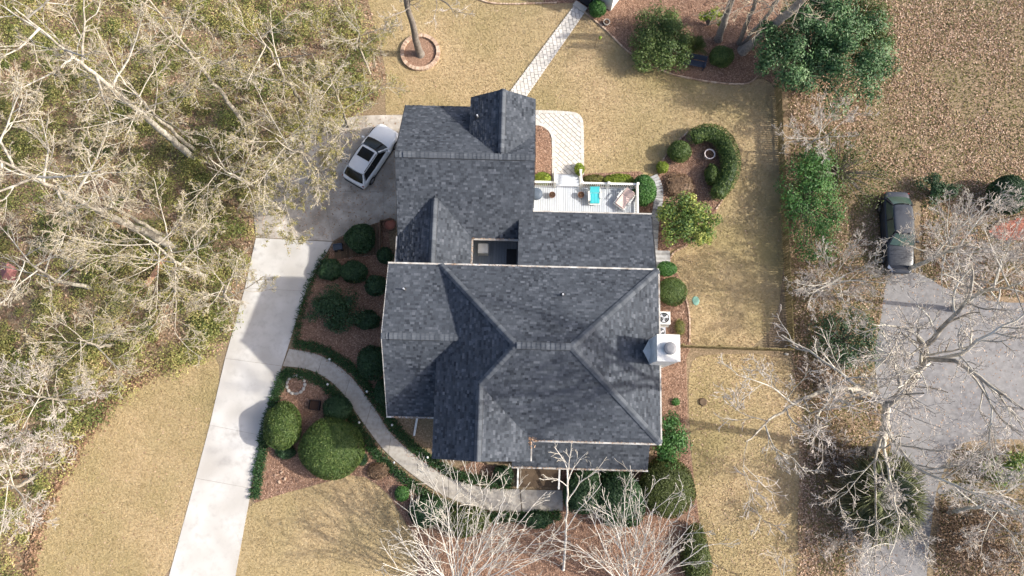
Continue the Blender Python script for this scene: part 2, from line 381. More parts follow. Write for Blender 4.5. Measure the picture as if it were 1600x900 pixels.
BED_WEST = gp([(530, 372), (606, 342), (620, 520), (615, 660), (690, 740), (800, 770), (800, 735), (740, 720), (690, 745), (640, 715), (600, 672), (560, 605), (500, 558), (456, 546), (470, 490), (492, 420)])
BED_ISLE = gp([(444, 578), (492, 584), (528, 612), (562, 662), (598, 708), (640, 745), (690, 780), (750, 800), (700, 815), (640, 815), (606, 768), (560, 738), (500, 755), (440, 772), (385, 790), (405, 700), (420, 640)])
BED_SOUTH = gp([(600, 760), (690, 790), (760, 800), (878, 800), (878, 735), (1015, 738), (1028, 690), (1028, 640), (1070, 650), (1086, 760), (1092, 815), (1112, 880), (1112, 950), (650, 950), (655, 850)])
BED_EAST = gp([(1020, 400), (1045, 405), (1065, 440), (1076, 475), (1078, 545), (1072, 560), (1074, 655), (1020, 655)])
BED_RING = gp([(1027, 268), (1045, 235), (1075, 205), (1105, 198), (1140, 215), (1152, 250), (1146, 285), (1128, 312), (1112, 345), (1095, 378), (1052, 388), (1030, 402), (1012, 400), (1028, 350), (1030, 310)])
BED_TOP = gp([(905, 5), (945, 45), (985, 83), (1040, 112), (1100, 126), (1165, 130), (1184, 118), (1208, 130), (1214, 80), (1225, -60), (840, -60), (850, 5)])
BED_DECK = gp([(910, 272), (1000, 268), (1018, 285), (1020, 332), (990, 332), (990, 300), (910, 296)])
BED_PATIO = gp([(828, 196), (845, 196), (858, 206), (862, 225), (862, 292), (828, 294)])
BEDS = {'west_bed': BED_WEST, 'island_bed': chaikin(BED_ISLE, 1), 'south_bed': BED_SOUTH, 'east_bed': BED_EAST, 'oval_bed': chaikin(BED_RING, 2), 'corner_bed': BED_TOP, 'deck_bed': BED_DECK, 'patio_bed': BED_PATIO}
for i, (nm, P) in enumerate(BEDS.items()): sheet(nm, P, .030 + .003 * i, M['mulch'], thick=.04)

# driveway: slabs with open joints
drive = struct('driveway', sheet('joint_sand', gp([(258, 935), (360, 935), (410, 681), (440, 572), (477, 455), (519, 379), (545, 363), (600, 346), (638, 344), (638, 178), (560, 182), (472, 197), (422, 252), (396, 332), (401, 372), (384, 450), (353, 560), (328, 664)]), .012, M['grout']).data, M['grout'])
bpy.data.objects.remove(bpy.data.objects['joint_sand'])
def slab(parent, quad, z, mat, gap=.007, thick=.03, name='slab'):
    P = [Vector(p) for p in clean(quad)]; c = sum(P, Vector((0, 0))) / len(P)
    Q = []
    for p in P: d = (c - p); Q.append(p + d.normalized() * gap * 1.4)
    mb = MB(); mb.prism([(q.x, q.y) for q in Q], z - thick, z, random.random())
    return part(name, mb, mat, parent)
L_ = [(255, 935), (306, 747), (328, 664), (352, 560), (383, 450), (400, 372)]; R_ = [(362, 935), (393, 763), (412, 681), (441, 572), (478, 455), (520, 378)]
for i in range(5): slab(drive, gp([L_[i], R_[i], R_[i + 1], L_[i + 1]]), .045, M['concrete'])
for q in ([(400, 371), (520, 377), (505, 300), (396, 330)], [(520, 377), (546, 362), (600, 345), (600, 300), (505, 300)], [(396, 330), (505, 300), (490, 195), (472, 196), (422, 250)],
          [(505, 300), (600, 300), (600, 180), (560, 181), (490, 195)], [(600, 345), (640, 345), (640, 180), (600, 180)]): slab(drive, gp(q), .045, M['old_concrete'])

# front walk
walk_top = catmull([W(*p) for p in [(452, 545), (500, 555), (545, 585), (580, 630), (612, 678), (650, 712), (700, 745), (760, 762), (812, 764)]], .4)
walk_bot = catmull([W(*p) for p in [(442, 572), (490, 580), (530, 608), (565, 657), (600, 703), (640, 738), (690, 772), (750, 795), (815, 800)]], .4)
def resample(P, n):
    P = [Vector(p) for p in P]; d = [0]
    for i in range(1, len(P)): d.append(d[-1] + (P[i] - P[i - 1]).length)
    out = []; k = 0
    for i in range(n):
        t = d[-1] * i / (n - 1)
        while k < len(P) - 2 and d[k + 1] < t: k += 1
        out.append(P[k].lerp(P[k + 1], (t - d[k]) / max(d[k + 1] - d[k], 1e-6)))
    return out
NW = 41; wt = resample(walk_top, NW); wb = resample(walk_bot, NW)
front_walk = sheet('front_walk', [tuple(p[:2]) for p in wt] + [tuple(p[:2]) for p in wb[::-1]], .014, M['grout'])
for i in range(0, NW - 1, 5):
    poly = [tuple(p[:2]) for p in wt[i:i + 6]] + [tuple(p[:2]) for p in wb[i:i + 6][::-1]]
    slab(front_walk, poly, .062, M['walk'], gap=.01)
slab(front_walk, gp([(813, 765), (879, 766), (880, 798), (816, 800)]), .062, M['walk'], gap=.01)

# asphalt on the neighbouring lot
ASPH = chaikin(gp([(1385, 425), (1440, 425), (1480, 455), (1560, 475), (1680, 470), (1680, 690), (1560, 685), (1490, 692), (1475, 735), (1462, 765), (1450, 860), (1445, 950), (1340, 950), (1345, 850), (1368, 760), (1400, 690), (1376, 630), (1364, 560), (1378, 490)]), 2)
sheet('parking_area', ASPH, .012, M['asphalt'])
sheet('side_lane', chaikin(gp([(1455, 770), (1490, 748), (1560, 775), (1690, 830), (1690, 850), (1560, 800), (1500, 780)]), 2), .016, M['asphalt'])
sheet('gravel_path', chaikin(gp([(1490, 315), (1520, 320), (1535, 400), (1545, 480), (1500, 480), (1500, 400)]), 2), .009, M['asphalt'])

# pavers ------------------------------------------------------
def paver_mesh(a, b, h):
    mb = MB(); mb.box((0, 0, h / 2), (a, b, h), taper=.96); me = mb.mesh('paver'); me.materials.append(M['paver']); return me
def tinted_copies(me, k=5):
    out = []
    for i in range(k):
        c = me.copy(); c.attributes['tint'].data.foreach_set('value', np.full(len(c.polygons), i / (k - 1), dtype=np.float32)); out.append(c)
    return out
PV = tinted_copies(paver_mesh(.385, .25, .05))
PB = tinted_copies(paver_mesh(.22, .12, .05))
def clip_poly(poly, x0, x1, y0, y1):
    for ax, lim, sg in ((0, x0, 1), (0, x1, -1), (1, y0, 1), (1, y1, -1)):
        out = []
        for i in range(len(poly)):
            a, b = poly[i], poly[(i + 1) % len(poly)]; da = (a[ax] - lim) * sg; db = (b[ax] - lim) * sg
            if da >= 0: out.append(a)
            if (da >= 0) != (db >= 0):
                t = da / (da - db); out.append((a[0] + (b[0] - a[0]) * t, a[1] + (b[1] - a[1]) * t))
        poly = out
        if len(poly) < 3: return []
    return poly
def pave(parent, poly, ang, z):
    """pavers in running bond, cut where they meet the outline"""
    c = Vector(np.array(poly).mean(0)); R = Matrix.Rotation(ang, 2); Ri = R.inverted()
    loc = [tuple(Ri @ (Vector(p) - c)) for p in poly]; lo = np.array(loc).min(0); hi = np.array(loc).max(0); w, d = .41, .275
    for j in range(int(lo[1] / d) - 1, int(hi[1] / d) + 2):
        for i in range(int(lo[0] / w) - 2, int(hi[0] / w) + 2):
            x0 = (i + (j % 2) * .5) * w; y0 = j * d
            q = clip_poly(loc, x0, x0 + w - .03, y0, y0 + d - .03)
            if len(q) < 3: continue
            ar = abs(sum(q[k][0] * q[(k + 1) % len(q)][1] - q[(k + 1) % len(q)][0] * q[k][1] for k in range(len(q)))) / 2
            if ar < .004: continue
            ctr = R @ Vector((x0 + w / 2 - .006, y0 + d / 2 - .006)) + c
            if ar > .1: me = random.choice(PV)
            else:
                m = MB(); m.prism([(p[0] - x0 - w / 2 + .006, p[1] - y0 - d / 2 + .006) for p in q], 0, .05, random.random()); me = m.mesh('paver'); me.materials.append(M['paver'])
            o = link('paver', me, None, parent, (ctr.x, ctr.y, z + random.uniform(-.003, .003))); o.rotation_euler = (0, 0, ang)
def soldier(parent, line, z, step=.125, mesh=PB, name='border_paver', across=True, jit=.02):
    P = resample(line, max(2, int(sum((Vector(line[i + 1]) - Vector(line[i])).length for i in range(len(line) - 1)) / step)))
    for i in range(len(P) - 1):
        d = P[i + 1] - P[i]; a = math.atan2(d.y, d.x) + (math.pi / 2 if across else 0)
        q = (P[i] + P[i + 1]) / 2
        o = link(name, random.choice(mesh), None, parent, (q.x, q.y, z + random.uniform(-.006, .006))); o.rotation_euler = (random.uniform(-.03, .03), random.uniform(-.03, .03), a + random.uniform(-jit, jit))
WALKP = gp([(786, 160), (815, 160), (915, 16), (898, 10)])
paver_walk = sheet('paver_walk', WALKP, .012, M['paver_bed'])
wa = W(800, 140); wb2 = W(905, 12); pang = math.atan2(wb2.y - wa.y, wb2.x - wa.x)
pave(paver_walk, WALKP, pang + math.pi / 4, .02)
for a, b in (((786, 160), (898, 10)), ((815, 160), (915, 16))): soldier(paver_walk, [W(*a), W(*b)], .034, step=.24, across=False)
PAT = gp([(820, 174), (880, 174)]) + chaikin(gp([(880, 174), (908, 176), (911, 205)]), 3, False)[1:-1] + gp([(911, 205), (911, 276), (820, 276)])
HOLE = chaikin(gp([(820, 196), (845, 195), (862, 206), (864, 232)]), 2, False) + gp([(864, 290), (820, 290)])
patio = sheet('paver_patio', PAT, .012, M['paver_bed'])
PATL = gp([(820, 175), (880, 175)]) + chaikin(gp([(880, 175), (908, 177), (910, 205)]), 3, False)[1:-1] + gp([(910, 205), (910, 276), (865, 276), (865, 232)]) + chaikin(gp([(865, 232), (863, 206), (846, 195), (820, 195)]), 2, False)[1:]
pave(patio, PATL, RAD(-45), .02)
soldier(patio, [Vector((*p, 0)) for p in chaikin(gp([(836, 175), (882, 176), (908, 180), (910, 206), (910, 274)]), 3, False)], .034)
soldier(patio, [Vector((*p, 0)) for p in chaikin(gp([(836, 194), (848, 195), (864, 208), (865, 232), (865, 285)]), 2, False)], .034)

# ---------------------------------------------------------------- scattered ground cover (uncountable: stuff)
HOUSE_FP = [tuple(HL(*p)[:2]) for p in ((-7, .5), (-4, .5), (-4, -1.8), (.8, -1.8), (.8, -2.3), (7.9, -2.3), (7.9, 12), (.7, 12), (.7, 19), (-7, 19))]
OVAL_LAWN_HOLES = [BEDS['oval_bed'], BED_EAST, BED_DECK, WALKP, PAT, HOUSE_FP, BED_TOP]
def grass(name, label, poly, n, holes, h=.05, w=.024, mat='grass'):
    P2 = scatter(poly, n, holes); n = len(P2); m = NB()
    patch = .10 * field(P2[:, 0], P2[:, 1], 1.6, 3) + .09 * field(P2[:, 0], P2[:, 1], .45, 4) + .06 * field(P2[:, 0], P2[:, 1], 5.0, 5)
    a = rng.random(n) * 2 * math.pi; L = h * (.6 + rng.random(n)); s = w * (.5 + rng.random(n))
    D = np.stack([np.cos(a), np.sin(a)], 1); N_ = np.stack([-D[:, 1], D[:, 0]], 1)
    lean = (rng.random((n, 1)) * 1.3 + .2) * L[:, None]
    V = np.zeros((n, 3, 3)); V[:, 0, :2] = P2 - N_ * s[:, None]; V[:, 1, :2] = P2 + N_ * s[:, None]; V[:, 2, :2] = P2 + D * lean; V[:, 2, 2] = L; V[:, :2, 2] = .002
    m.add(V.reshape(-1, 3), np.arange(n * 3).reshape(-1, 3), np.clip(.5 + patch + .15 * rng.normal(size=n), 0, 1))
    return struct(name, m.mesh(name), M[mat], 'stuff', label, 'grass')
grass('lawn_grass', 'dormant tan grass covering the fenced back lawn', LAWN_BACK, 115000, OVAL_LAWN_HOLES)
grass('lawn_grass', 'dormant tan grass on the lawn left of the driveway', LAWN_LEFT, 45000, [])
grass('lawn_grass', 'dormant tan grass between driveway and front shrub beds', LAWN_MID, 22000, [])
grass('lawn_grass', 'dormant tan grass strip along the right bed below the fence', LAWN_RIGHT, 34000, [])
def litter(name, label, cat, polys, mat, size=(.05, .11), lift=.02, aspect=.6, holes=(), tlo=0.0, thi=1.0, clump=False):
    m = NB()
    for poly, n, z in polys:
        P2 = scatter(poly, n, holes)
        if clump: P2 = P2[rng.random(len(P2)) < 1 / (1 + np.exp(-3.2 * (field(P2[:, 0], P2[:, 1], .22, 11) + .7 * field(P2[:, 0], P2[:, 1], 1.1, 12) + .45)))]
        n = len(P2)
        P = np.column_stack([P2, z + rng.random(n) * lift]); N_ = norm(rng.normal(size=(n, 3)) * .38 + np.array([0, 0, 1]))
        m.leaves(P, N_, size[0] + rng.random(n) * (size[1] - size[0]), tlo + (thi - tlo) * rng.random(n), aspect, .12)
    return struct(name, m.mesh(name), M[mat], 'stuff', label, cat)
litter('mulch_chips', 'reddish brown bark chips and leaves over the shrub beds', 'mulch', [(P, int(260 * abs(sum(P[i][0] * P[(i + 1) % len(P)][1] - P[(i + 1) % len(P)][0] * P[i][1] for i in range(len(P))) / 2)), .034 + .003 * i) for i, P in enumerate(BEDS.values())], 'chip', (.03, .075), .03, .4)
YARD = gp([(1222, -60), (1720, -60), (1720, 320), (1500, 330), (1380, 300), (1240, 330)])
YARD2 = gp([(1236, 320), (1380, 300), (1400, 420), (1360, 560), (1390, 700), (1350, 800), (1340, 940), (1262, 940), (1255, 640), (1236, 545)])
YARD3 = gp([(1440, 310), (1700, 310), (1700, 470), (1500, 460), (1440, 430)])
YARD4 = gp([(1492, 700), (1700, 690), (1700, 950), (1455, 950), (1470, 770)])
WOODS = chaikin(gp([(-160, -80), (560, -80), (590, 60), (606, 140), (560, 178), (470, 195), (420, 252), (394, 332), (398, 375), (380, 450), (352, 556), (300, 560), (180, 618), (125, 690), (68, 790), (44, 870), (38, 960), (-160, 960)]), 1)
litter('leaf_litter', 'pinkish brown fallen leaves strewn over the neighbouring yard', 'leaves', [(YARD, 95000, .006), (YARD2, 18000, .006), (YARD3, 16000, .006), (YARD4, 22000, .008), (gp([(1238, 555), (1262, 555), (1272, 700), (1280, 940), (1245, 940), (1248, 700)]), 3500, .03)], 'litter', (.03, .085), .05, holes=[ASPH], clump=True)
grass('rough_grass', 'rough olive grass showing between leaves in the neighbouring yard', YARD, 42000, [], .08, .035, 'rough')
grass('rough_grass', 'rough olive grass around the brick patio and gravel path', YARD3, 9000, [], .09, .035, 'rough')
grass('rough_grass', 'rough olive grass below the parking area', YARD4, 10000, [ASPH], .09, .035, 'rough')
grass('rough_grass', 'rough olive grass beside the dark car and fence', YARD2, 16000, [ASPH], .09, .03, 'rough')
litter('leaf_litter', 'brown fallen leaves on the floor of the left woods', 'leaves', [(WOODS, 42000, .008)], 'litter', (.05, .13), .06, tlo=0, thi=.85)
litter('scattered_leaves', 'sparse fallen leaves blown over driveway and lawns', 'leaves', [(gp([(400, 372), (520, 377), (640, 345), (640, 180), (480, 195), (396, 330)]), 1500, .05), (LAWN_BACK, 1500, .03), (LAWN_RIGHT, 1500, .03), (LAWN_LEFT, 500, .03), (ASPH, 1400, .014)], 'litter', (.03, .07), .01, tlo=.2, thi=.9)
# leaf drift along the left lawn
drift = NB(); dl = catmull([W(*p) for p in [(45, 940), (52, 860), (75, 790), (130, 690), (185, 618), (230, 585), (290, 562)]], .2)
for p in dl:
    k = 26; q = np.array(p)[None] + rng.normal(size=(k, 3)) * np.array([.28, .28, 0]) ; q[:, 2] = np.abs(.16 - np.linalg.norm(q[:, :2] - np.array(p)[None, :2], axis=1) * .22) + rng.random(k) * .05
    drift.leaves(q, norm(rng.normal(size=(k, 3)) * .6 + np.array([0, 0, 1])), .05 + .07 * rng.random(k), rng.random(k) * .5, .6)
struct('leaf_drift', drift.mesh('leaf_drift'), M['litter'], 'stuff', 'dark bank of leaves along the woods edge of the left lawn', 'leaves')

# border grass strips
def blades(m, P2, h, z=.04, w=.02, tlo=0, thi=1):
    n = len(P2); a = rng.random(n) * 6.283; D = np.stack([np.cos(a), np.sin(a)], 1); N_ = np.stack([-D[:, 1], D[:, 0]], 1); L = h * (.6 + .8 * rng.random(n))
    V = np.zeros((n, 4, 3)); V[:, 0, :2] = P2 - N_ * w * .6; V[:, 1, :2] = P2 + N_ * w * .6; V[:, 2, :2] = P2 + D * L[:, None] * .55 + N_ * w; V[:, 3, :2] = P2 + D * L[:, None] * .55 - N_ * w
    V[:, :2, 2] = z; V[:, 2:, 2] = z + L[:, None] * .9
    V2 = np.zeros((n, 3, 3)); V2[:, 0] = V[:, 3]; V2[:, 1] = V[:, 2]; V2[:, 2, :2] = P2 + D * L[:, None] * 1.15; V2[:, 2, 2] = z + L * .6
    t = tlo + (thi - tlo) * rng.random(n)
    m.add(V.reshape(-1, 3), np.arange(n * 4).reshape(-1, 4), t); m.add(V2.reshape(-1, 3), np.arange(n * 3).reshape(-1, 3), t)
def strip(line, width, dens, side=0.0):
    out = []
    P = resample(line, max(2, int(sum((line[i + 1] - line[i]).length for i in range(len(line) - 1)) / .1)))
    for i in range(len(P) - 1):
        d = (P[i + 1] - P[i]).normalized(); nn = Vector((-d.y, d.x, 0)); k = int(dens * .1 * width) + 1
        for _ in range(k): q = P[i].lerp(P[i + 1], random.random()) + nn * (random.uniform(-.5, .5) * width + side); out.append((q.x, q.y))
    return np.array(out)
def border(label, pts, width, dens=380, h=.2):
    m = NB(); line = catmull([W(*p) for p in pts], .3); blades(m, strip(line, width, dens), h)
    struct('border_grass', m.mesh('border_grass'), M['mondo'], 'stuff', label, 'border grass')
border('dark border grass along the house side of the curved walk', [(462, 538), (505, 547), (552, 578), (588, 624), (618, 668), (655, 704), (705, 737), (760, 753), (800, 756)], .55)
border('dark border grass along the lawn side of the curved walk', [(446, 582), (490, 590), (524, 615), (558, 664), (592, 711), (632, 746), (680, 780), (740, 803), (800, 808), (876, 806)], .55)
border('dark border grass edging the driveway beside the island bed', [(446, 582), (432, 618), (418, 665), (412, 700), (404, 745), (399, 778)], .62)
border('ragged border grass edging the driveway beside the west bed', [(462, 535), (470, 500), (480, 460), (495, 425), (512, 396)], .4, 160, .25)

# ---------------------------------------------------------------- the house
HO = Vector((0.5, 6.0, 0))
house = thing('house', 'large house with charcoal shingle roofs, white gutters and white chimney in the centre', 'house', HL(HO.x, HO.y), HR)
def hp(mb_or_me, name, mat, parent=None, **k):
    me = mb_or_me.mesh(name) if isinstance(mb_or_me, MB) else mb_or_me
    me.transform(Matrix.Translation(-HO)); return part(name, me, mat, parent or house, world=False, **k)
def roof_face(mb_sh, mb_base, mb_fascia, pts, thick=.16):
    P = [Vector(p) for p in pts]; nrm = Vector((0, 0, 0))
    for i in range(len(P)): nrm += (P[i] - P[0]).cross(P[(i + 1) % len(P)] - P[0])
    nrm.normalize()
    if nrm.z < 0: P = P[::-1]; nrm = -nrm
    e = Vector((0, 0, 1)).cross(nrm).normalized(); f = nrm.cross(e); o = P[0]
    Q = [((p - o).dot(e), (p - o).dot(f)) for p in P]
    n = len(P); lo = [p - nrm * thick for p in P]
    tr = tessellate_polygon([[Vector((q[0], q[1], 0)) for q in Q]])
    fs = []
    for t in tr: fs.append(tuple(t)); fs.append(tuple(n + i for i in t[::-1]))
    for i in range(n): j = (i + 1) % n; fs.append((i, n + i, n + j, j))
    mb_base.add(P + lo, fs)
    s0, s1 = min(q[0] for q in Q), max(q[0] for q in Q); t0, t1 = min(q[1] for q in Q), max(q[1] for q in Q)
    Qa = [(a, b) for a, b in Q]; row = .14; k = 0; t = t0
    while t < t1:
        s = s0 - random.random() * .3
        band = random.gauss(0, .03)
        while s < s1:
            w = random.choice((.13, .17, .2, .25))
            c = clip_poly(Qa, s, s + w - .006, t, t + row)
            if len(c) >= 3:
                ar = abs(sum(c[i][0] * c[(i + 1) % len(c)][1] - c[(i + 1) % len(c)][0] * c[i][1] for i in range(len(c)))) / 2
                if ar > 2e-4:
                    hh = random.choice((.014, .024, .036))
                    def up(q, d): return o + e * q[0] + f * q[1] + nrm * d
                    top = [up(q, .004 + hh * (1 - (q[1] - t) / row) + .002) for q in c]
                    bot = [up(q, -.01) for q in c]; m = len(c)
                    tint = min(1, max(0, random.gauss(.5, .21) + band))
                    mb_sh.add(top + bot, [tuple(range(m))] + [(i, m + i, m + (i + 1) % m, (i + 1) % m) for i in range(m) if abs(c[i][1] - t) < 1e-6 or abs(c[(i + 1) % m][1] - t) < 1e-6], tint)
            s += w
        t += row; k += 1
def raw(mb, name):
    me = bpy.data.meshes.new(name); me.from_pydata(mb.v, [], mb.f); a = me.attributes.new('tint', 'FLOAT', 'FACE'); a.data.foreach_set('value', np.array(mb.t, dtype=np.float32)); me.update(); return me
def roof(name, faces, label=None):
    sh = MB(); base = MB()
    for f in faces: roof_face(sh, base, None, f)
    r = hp(base, name, M['felt'], label=label)
    me = raw(sh, 'shingles'); me.transform(Matrix.Translation(-HO)); o = link('shingles', me, M['shingle'], r); o['kind'] = 'stuff'
    return r
main_roof = roof('roof', [
    [(-4.3, 8.76, 6.3), (8.13, 8.76, 6.3), (2.99, 3.93, 9.2), (.1, 3.93, 9.2)],
    [(-4.3, 8.76, 6.3), (.1, 3.93, 9.2), (-1.75, 1.94, 7.98), (-1.75, -2.05, 7.98), (-4.3, -2.05, 6.3)],
    [(8.13, -.89, 6.3), (2.99, 3.93, 9.2), (.1, 3.93, 9.2), (-1.75, 1.94, 7.998), (1.03, -.89, 6.3)],
    [(8.13, 8.76, 6.3), (8.13, -.89, 6.3), (2.99, 3.93, 9.2)],
    [(-1.75, -2.05, 7.98), (1.03, -2.05, 6.3), (1.03, -.89, 6.3), (-1.75, 1.94, 7.98)]], 'hipped main roof with front gable')
left_roof = roof('roof', [[(-7.3, 8.76, 6.28), (-2.6, 8.76, 6.28), (-2.6, 4.5, 7.1), (-7.3, 4.5, 7.1)], [(-7.3, .2, 3.87), (-3.4, .2, 3.87), (-3.0, 4.5, 7.1), (-7.3, 4.5, 7.1)]], 'left gable wing roof')
garage_roof = roof('roof', [[(-7.2, 19.4, 4.5), (.93, 19.4, 4.5), (.93, 15.15, 7.0), (-7.2, 15.15, 7.0)], [(-7.2, 10.9, 4.5), (.93, 10.9, 4.5), (.93, 15.15, 7.0), (-7.2, 15.15, 7.0)],
    [(-3.0, 19.36, 5.9), (-3.0, 16.6, 5.9), (-1.04, 15.0, 7.04), (-1.04, 19.36, 7.04)], [(.93, 19.36, 5.88), (.93, 16.6, 5.88), (-1.04, 15.0, 7.04), (-1.04, 19.36, 7.04)],
    [(-7.2, 8.9, 4.5), (-7.2, 10.92, 4.5), (-4.92, 13.1, 5.82), (-4.92, 8.9, 5.82)], [(-2.75, 8.9, 4.5), (-2.75, 10.92, 4.5), (-4.92, 13.1, 5.82), (-4.92, 8.9, 5.82)]], 'rear gable roof with two cross gables')
sun_roof = roof('roof', [[(.1, 12.5, 4.92), (8.06, 12.5, 4.92), (8.06, 8.9, 6.05), (.1, 8.9, 6.05)]], 'low pitched roof beside the deck')
porch_roof = roof('roof', [[(.05, -2.52, 3.2), (8.02, -2.52, 3.2), (8.02, -.4, 4.25), (.05, -.4, 4.25)]], 'lean-to porch roof')
# ridge caps: folded pieces, one object each
def cap_mesh(half, L, drop, lift=.0):
    mb = MB(); T = .014
    def sec(x, z): return [(x, -half, -drop + z), (x, -.03, z), (x, .03, z), (x, half, -drop + z)]
    a = sec(-L / 2, .034); b = sec(L / 2, .002); a2 = [(p[0], p[1], p[2] - T - .032) for p in a]; b2 = [(p[0], p[1], p[2] - T) for p in b]
    vs = a + b + a2 + b2; fs = []
    for i in range(3): fs += [(i, i + 1, 5 + i, 4 + i), (8 + i, 12 + i, 13 + i, 9 + i), (i, 8 + i, 9 + i, i + 1), (4 + i, 5 + i, 13 + i, 12 + i)]
    fs += [(0, 4, 12, 8), (3, 11, 15, 7)]
    mb.add(vs, fs); me = mb.mesh('ridge_cap_shingle'); me.materials.append(M['cap']); return me
capm = {}
def caps(parent, a, b, drop, half=.18, L=.25, lift=.05):
    key = (round(drop, 2), half, L)
    if key not in capm: capm[key] = tinted_copies(cap_mesh(half, L * 1.06, drop), 5)
    a = Vector(a); b = Vector(b); d = b - a; n = max(1, int(d.length / L)); x = d.normalized(); y = Vector((0, 0, 1)).cross(x).normalized(); z = x.cross(y)
    R = Matrix((x, y, z)).transposed()
    for i in range(n):
        p = a + d * ((i + .5) / n) + z * lift - HO
        o = link('ridge_cap_shingle', random.choice(capm[key]), None, parent); o.location = p; o.rotation_euler = R.to_euler()
def ridge_vent(parent, a, b, drop):
    a = Vector(a); b = Vector(b); x = (b - a).normalized(); y = Vector((0, 0, 1)).cross(x).normalized(); h = .21
    mb = MB()
    def sec(p): return [p + y * h + Vector((0, 0, -drop * h / .17 - .0)), p + y * h + Vector((0, 0, -drop * h / .17 + .06)), p + Vector((0, 0, .075)), p - y * h + Vector((0, 0, -drop * h / .17 + .06)), p - y * h + Vector((0, 0, -drop * h / .17))]
    vs = sec(a) + sec(b); mb.add(vs, [(i, i + 1, 6 + i, 5 + i) for i in range(4)] + [(4, 3, 2, 1, 0), (5, 6, 7, 8, 9)])
    hp(mb, 'ridge_vent', M['felt'], parent)
def ridge(parent, a, b, slope, vent=None):
    drop = slope * .17
    caps(parent, a, b, drop, lift=.05 if vent is None else .055)
    if vent:
        va = Vector(a).lerp(Vector(b), vent[0]); vb = Vector(a).lerp(Vector(b), vent[1]); ridge_vent(parent, va, vb, drop); caps(parent, va, vb, drop * 1.15, half=.185, lift=.105)
ridge(main_roof, (.1, 3.93, 9.2), (2.99, 3.93, 9.2), .6, (.02, .98))
ridge(main_roof, (-1.75, -2.05, 7.98), (-1.75, 1.9, 7.98), .63, (.08, .8))
for a, b in (((-4.3, 8.76, 6.3), (.1, 3.93, 9.2)), ((8.13, 8.76, 6.3), (2.99, 3.93, 9.2)), ((8.13, -.89, 6.3), (2.99, 3.93, 9.2)), ((-1.75, 1.94, 7.99), (.1, 3.93, 9.2))): ridge(main_roof, a, b, .42)
ridge(left_roof, (-7.3, 4.5, 7.1), (-3.05, 4.5, 7.1), .45, (.1, .75))
ridge(garage_roof, (-7.2, 15.15, 7.0), (.93, 15.15, 7.0), .59, (.06, .93))
ridge(garage_roof, (-1.04, 19.36, 7.04), (-1.04, 15.4, 7.04), .58, (.05, .72))
ridge(garage_roof, (-4.92, 12.9, 5.82), (-4.92, 8.9, 5.82), .6, (.05, .97))
# gutters and rakes
def gutter(parent, a, b, w=.12, h=.11, name='gutter', dz=-.07):
    mb = MB(); a = Vector(a) + Vector((0, 0, dz)); b = Vector(b) + Vector((0, 0, dz)); mb.bar(a, b, w * .8, h); return hp(mb, name, M['felt'] if name == 'rake_board' and parent is not left_roof else M['gutter'], parent)
gutter(main_roof, (-4.3, 8.83, 6.3), (8.2, 8.83, 6.3)); gutter(left_roof, (-7.36, 8.83, 6.28), (-4.32, 8.83, 6.28))
gutter(main_roof, (8.2, 8.75, 6.3), (8.2, -.9, 6.3), w=.10); gutter(main_roof, (1.12, -.97, 6.3), (8.2, -.97, 6.3)); gutter(main_roof, (1.1, -2.05, 6.3), (1.1, -1.05, 6.3), w=.09)
gutter(left_roof, (-7.36, .13, 3.87), (-4.4, .13, 3.87)); gutter(garage_roof, (-2.7, 10.83, 4.5), (.1, 10.83, 4.5), w=.14, h=.14); gutter(garage_roof, (-2.68, 8.95, 4.5), (-2.68, 10.75, 4.5), w=.12)
gutter(garage_roof, (-7.26, 8.95, 4.5), (-7.26, 10.9, 4.5)); gutter(sun_roof, (.95, 12.57, 4.92), (8.1, 12.57, 4.92), w=.1); gutter(sun_roof, (8.12, 12.4, 4.92), (8.12, 8.9, 6.03), w=.06, name='rake_board')
gutter(porch_roof, (.05, -2.59, 3.2), (8.05, -2.59, 3.2))
for a, b in (((-7.33, 8.8, 6.26), (-7.33, 4.5, 7.09)), ((-7.33, .2, 3.85), (-7.33, 4.5, 7.09))): gutter(left_roof, a, b, .05, .16, 'rake_board')
for a, b in (((-7.23, 19.4, 4.5), (-7.23, 15.15, 7)), ((-7.23, 10.95, 4.5), (-7.23, 15.15, 7)), ((.96, 19.4, 4.5), (.96, 15.15, 7)), ((.96, 12.6, 5.5), (.96, 15.15, 7))): gutter(garage_roof, a, b, .05, .16, 'rake_board')
# walls
def wall_u(u0, u1, prof, name='wall'):
    """profile in (v,z), extruded along u"""
    mb = MB(); n = len(prof); vs = [(u0, v, z) for v, z in prof] + [(u1, v, z) for v, z in prof]
    mb.add(vs, [tuple(range(n)), tuple(range(2 * n - 1, n - 1, -1))] + [(i, n + i, n + (i + 1) % n, (i + 1) % n) for i in range(n)]); return hp(mb, name, M['siding'])
wall_u(-3.9, 7.7, [(-.5, 0), (8.35, 0), (8.35, 6.2), (-.5, 6.2)]); 
wall_u(-6.95, -3.91, [(.6, 0), (8.35, 0), (8.35, 6.08), (4.5, 6.82), (.6, 3.92)])
wall_u(-6.8, .5, [(11.3, 0), (19.0, 0), (19.0, 4.4), (15.15, 6.75), (11.3, 4.4)])
wall_u(-6.8, -2.95, [(8.36, 0), (11.29, 0), (11.29, 4.35), (8.36, 4.35)]); wall_u(.51, 7.7, [(8.36, 0), (12.1, 0), (12.1, 4.75), (8.36, 5.8)])
fg = MB(); prof = [(-3.9, 0), (.7, 0), (.7, 6.2), (-1.75, 7.68), (-3.9, 6.3)]; nn_ = len(prof)
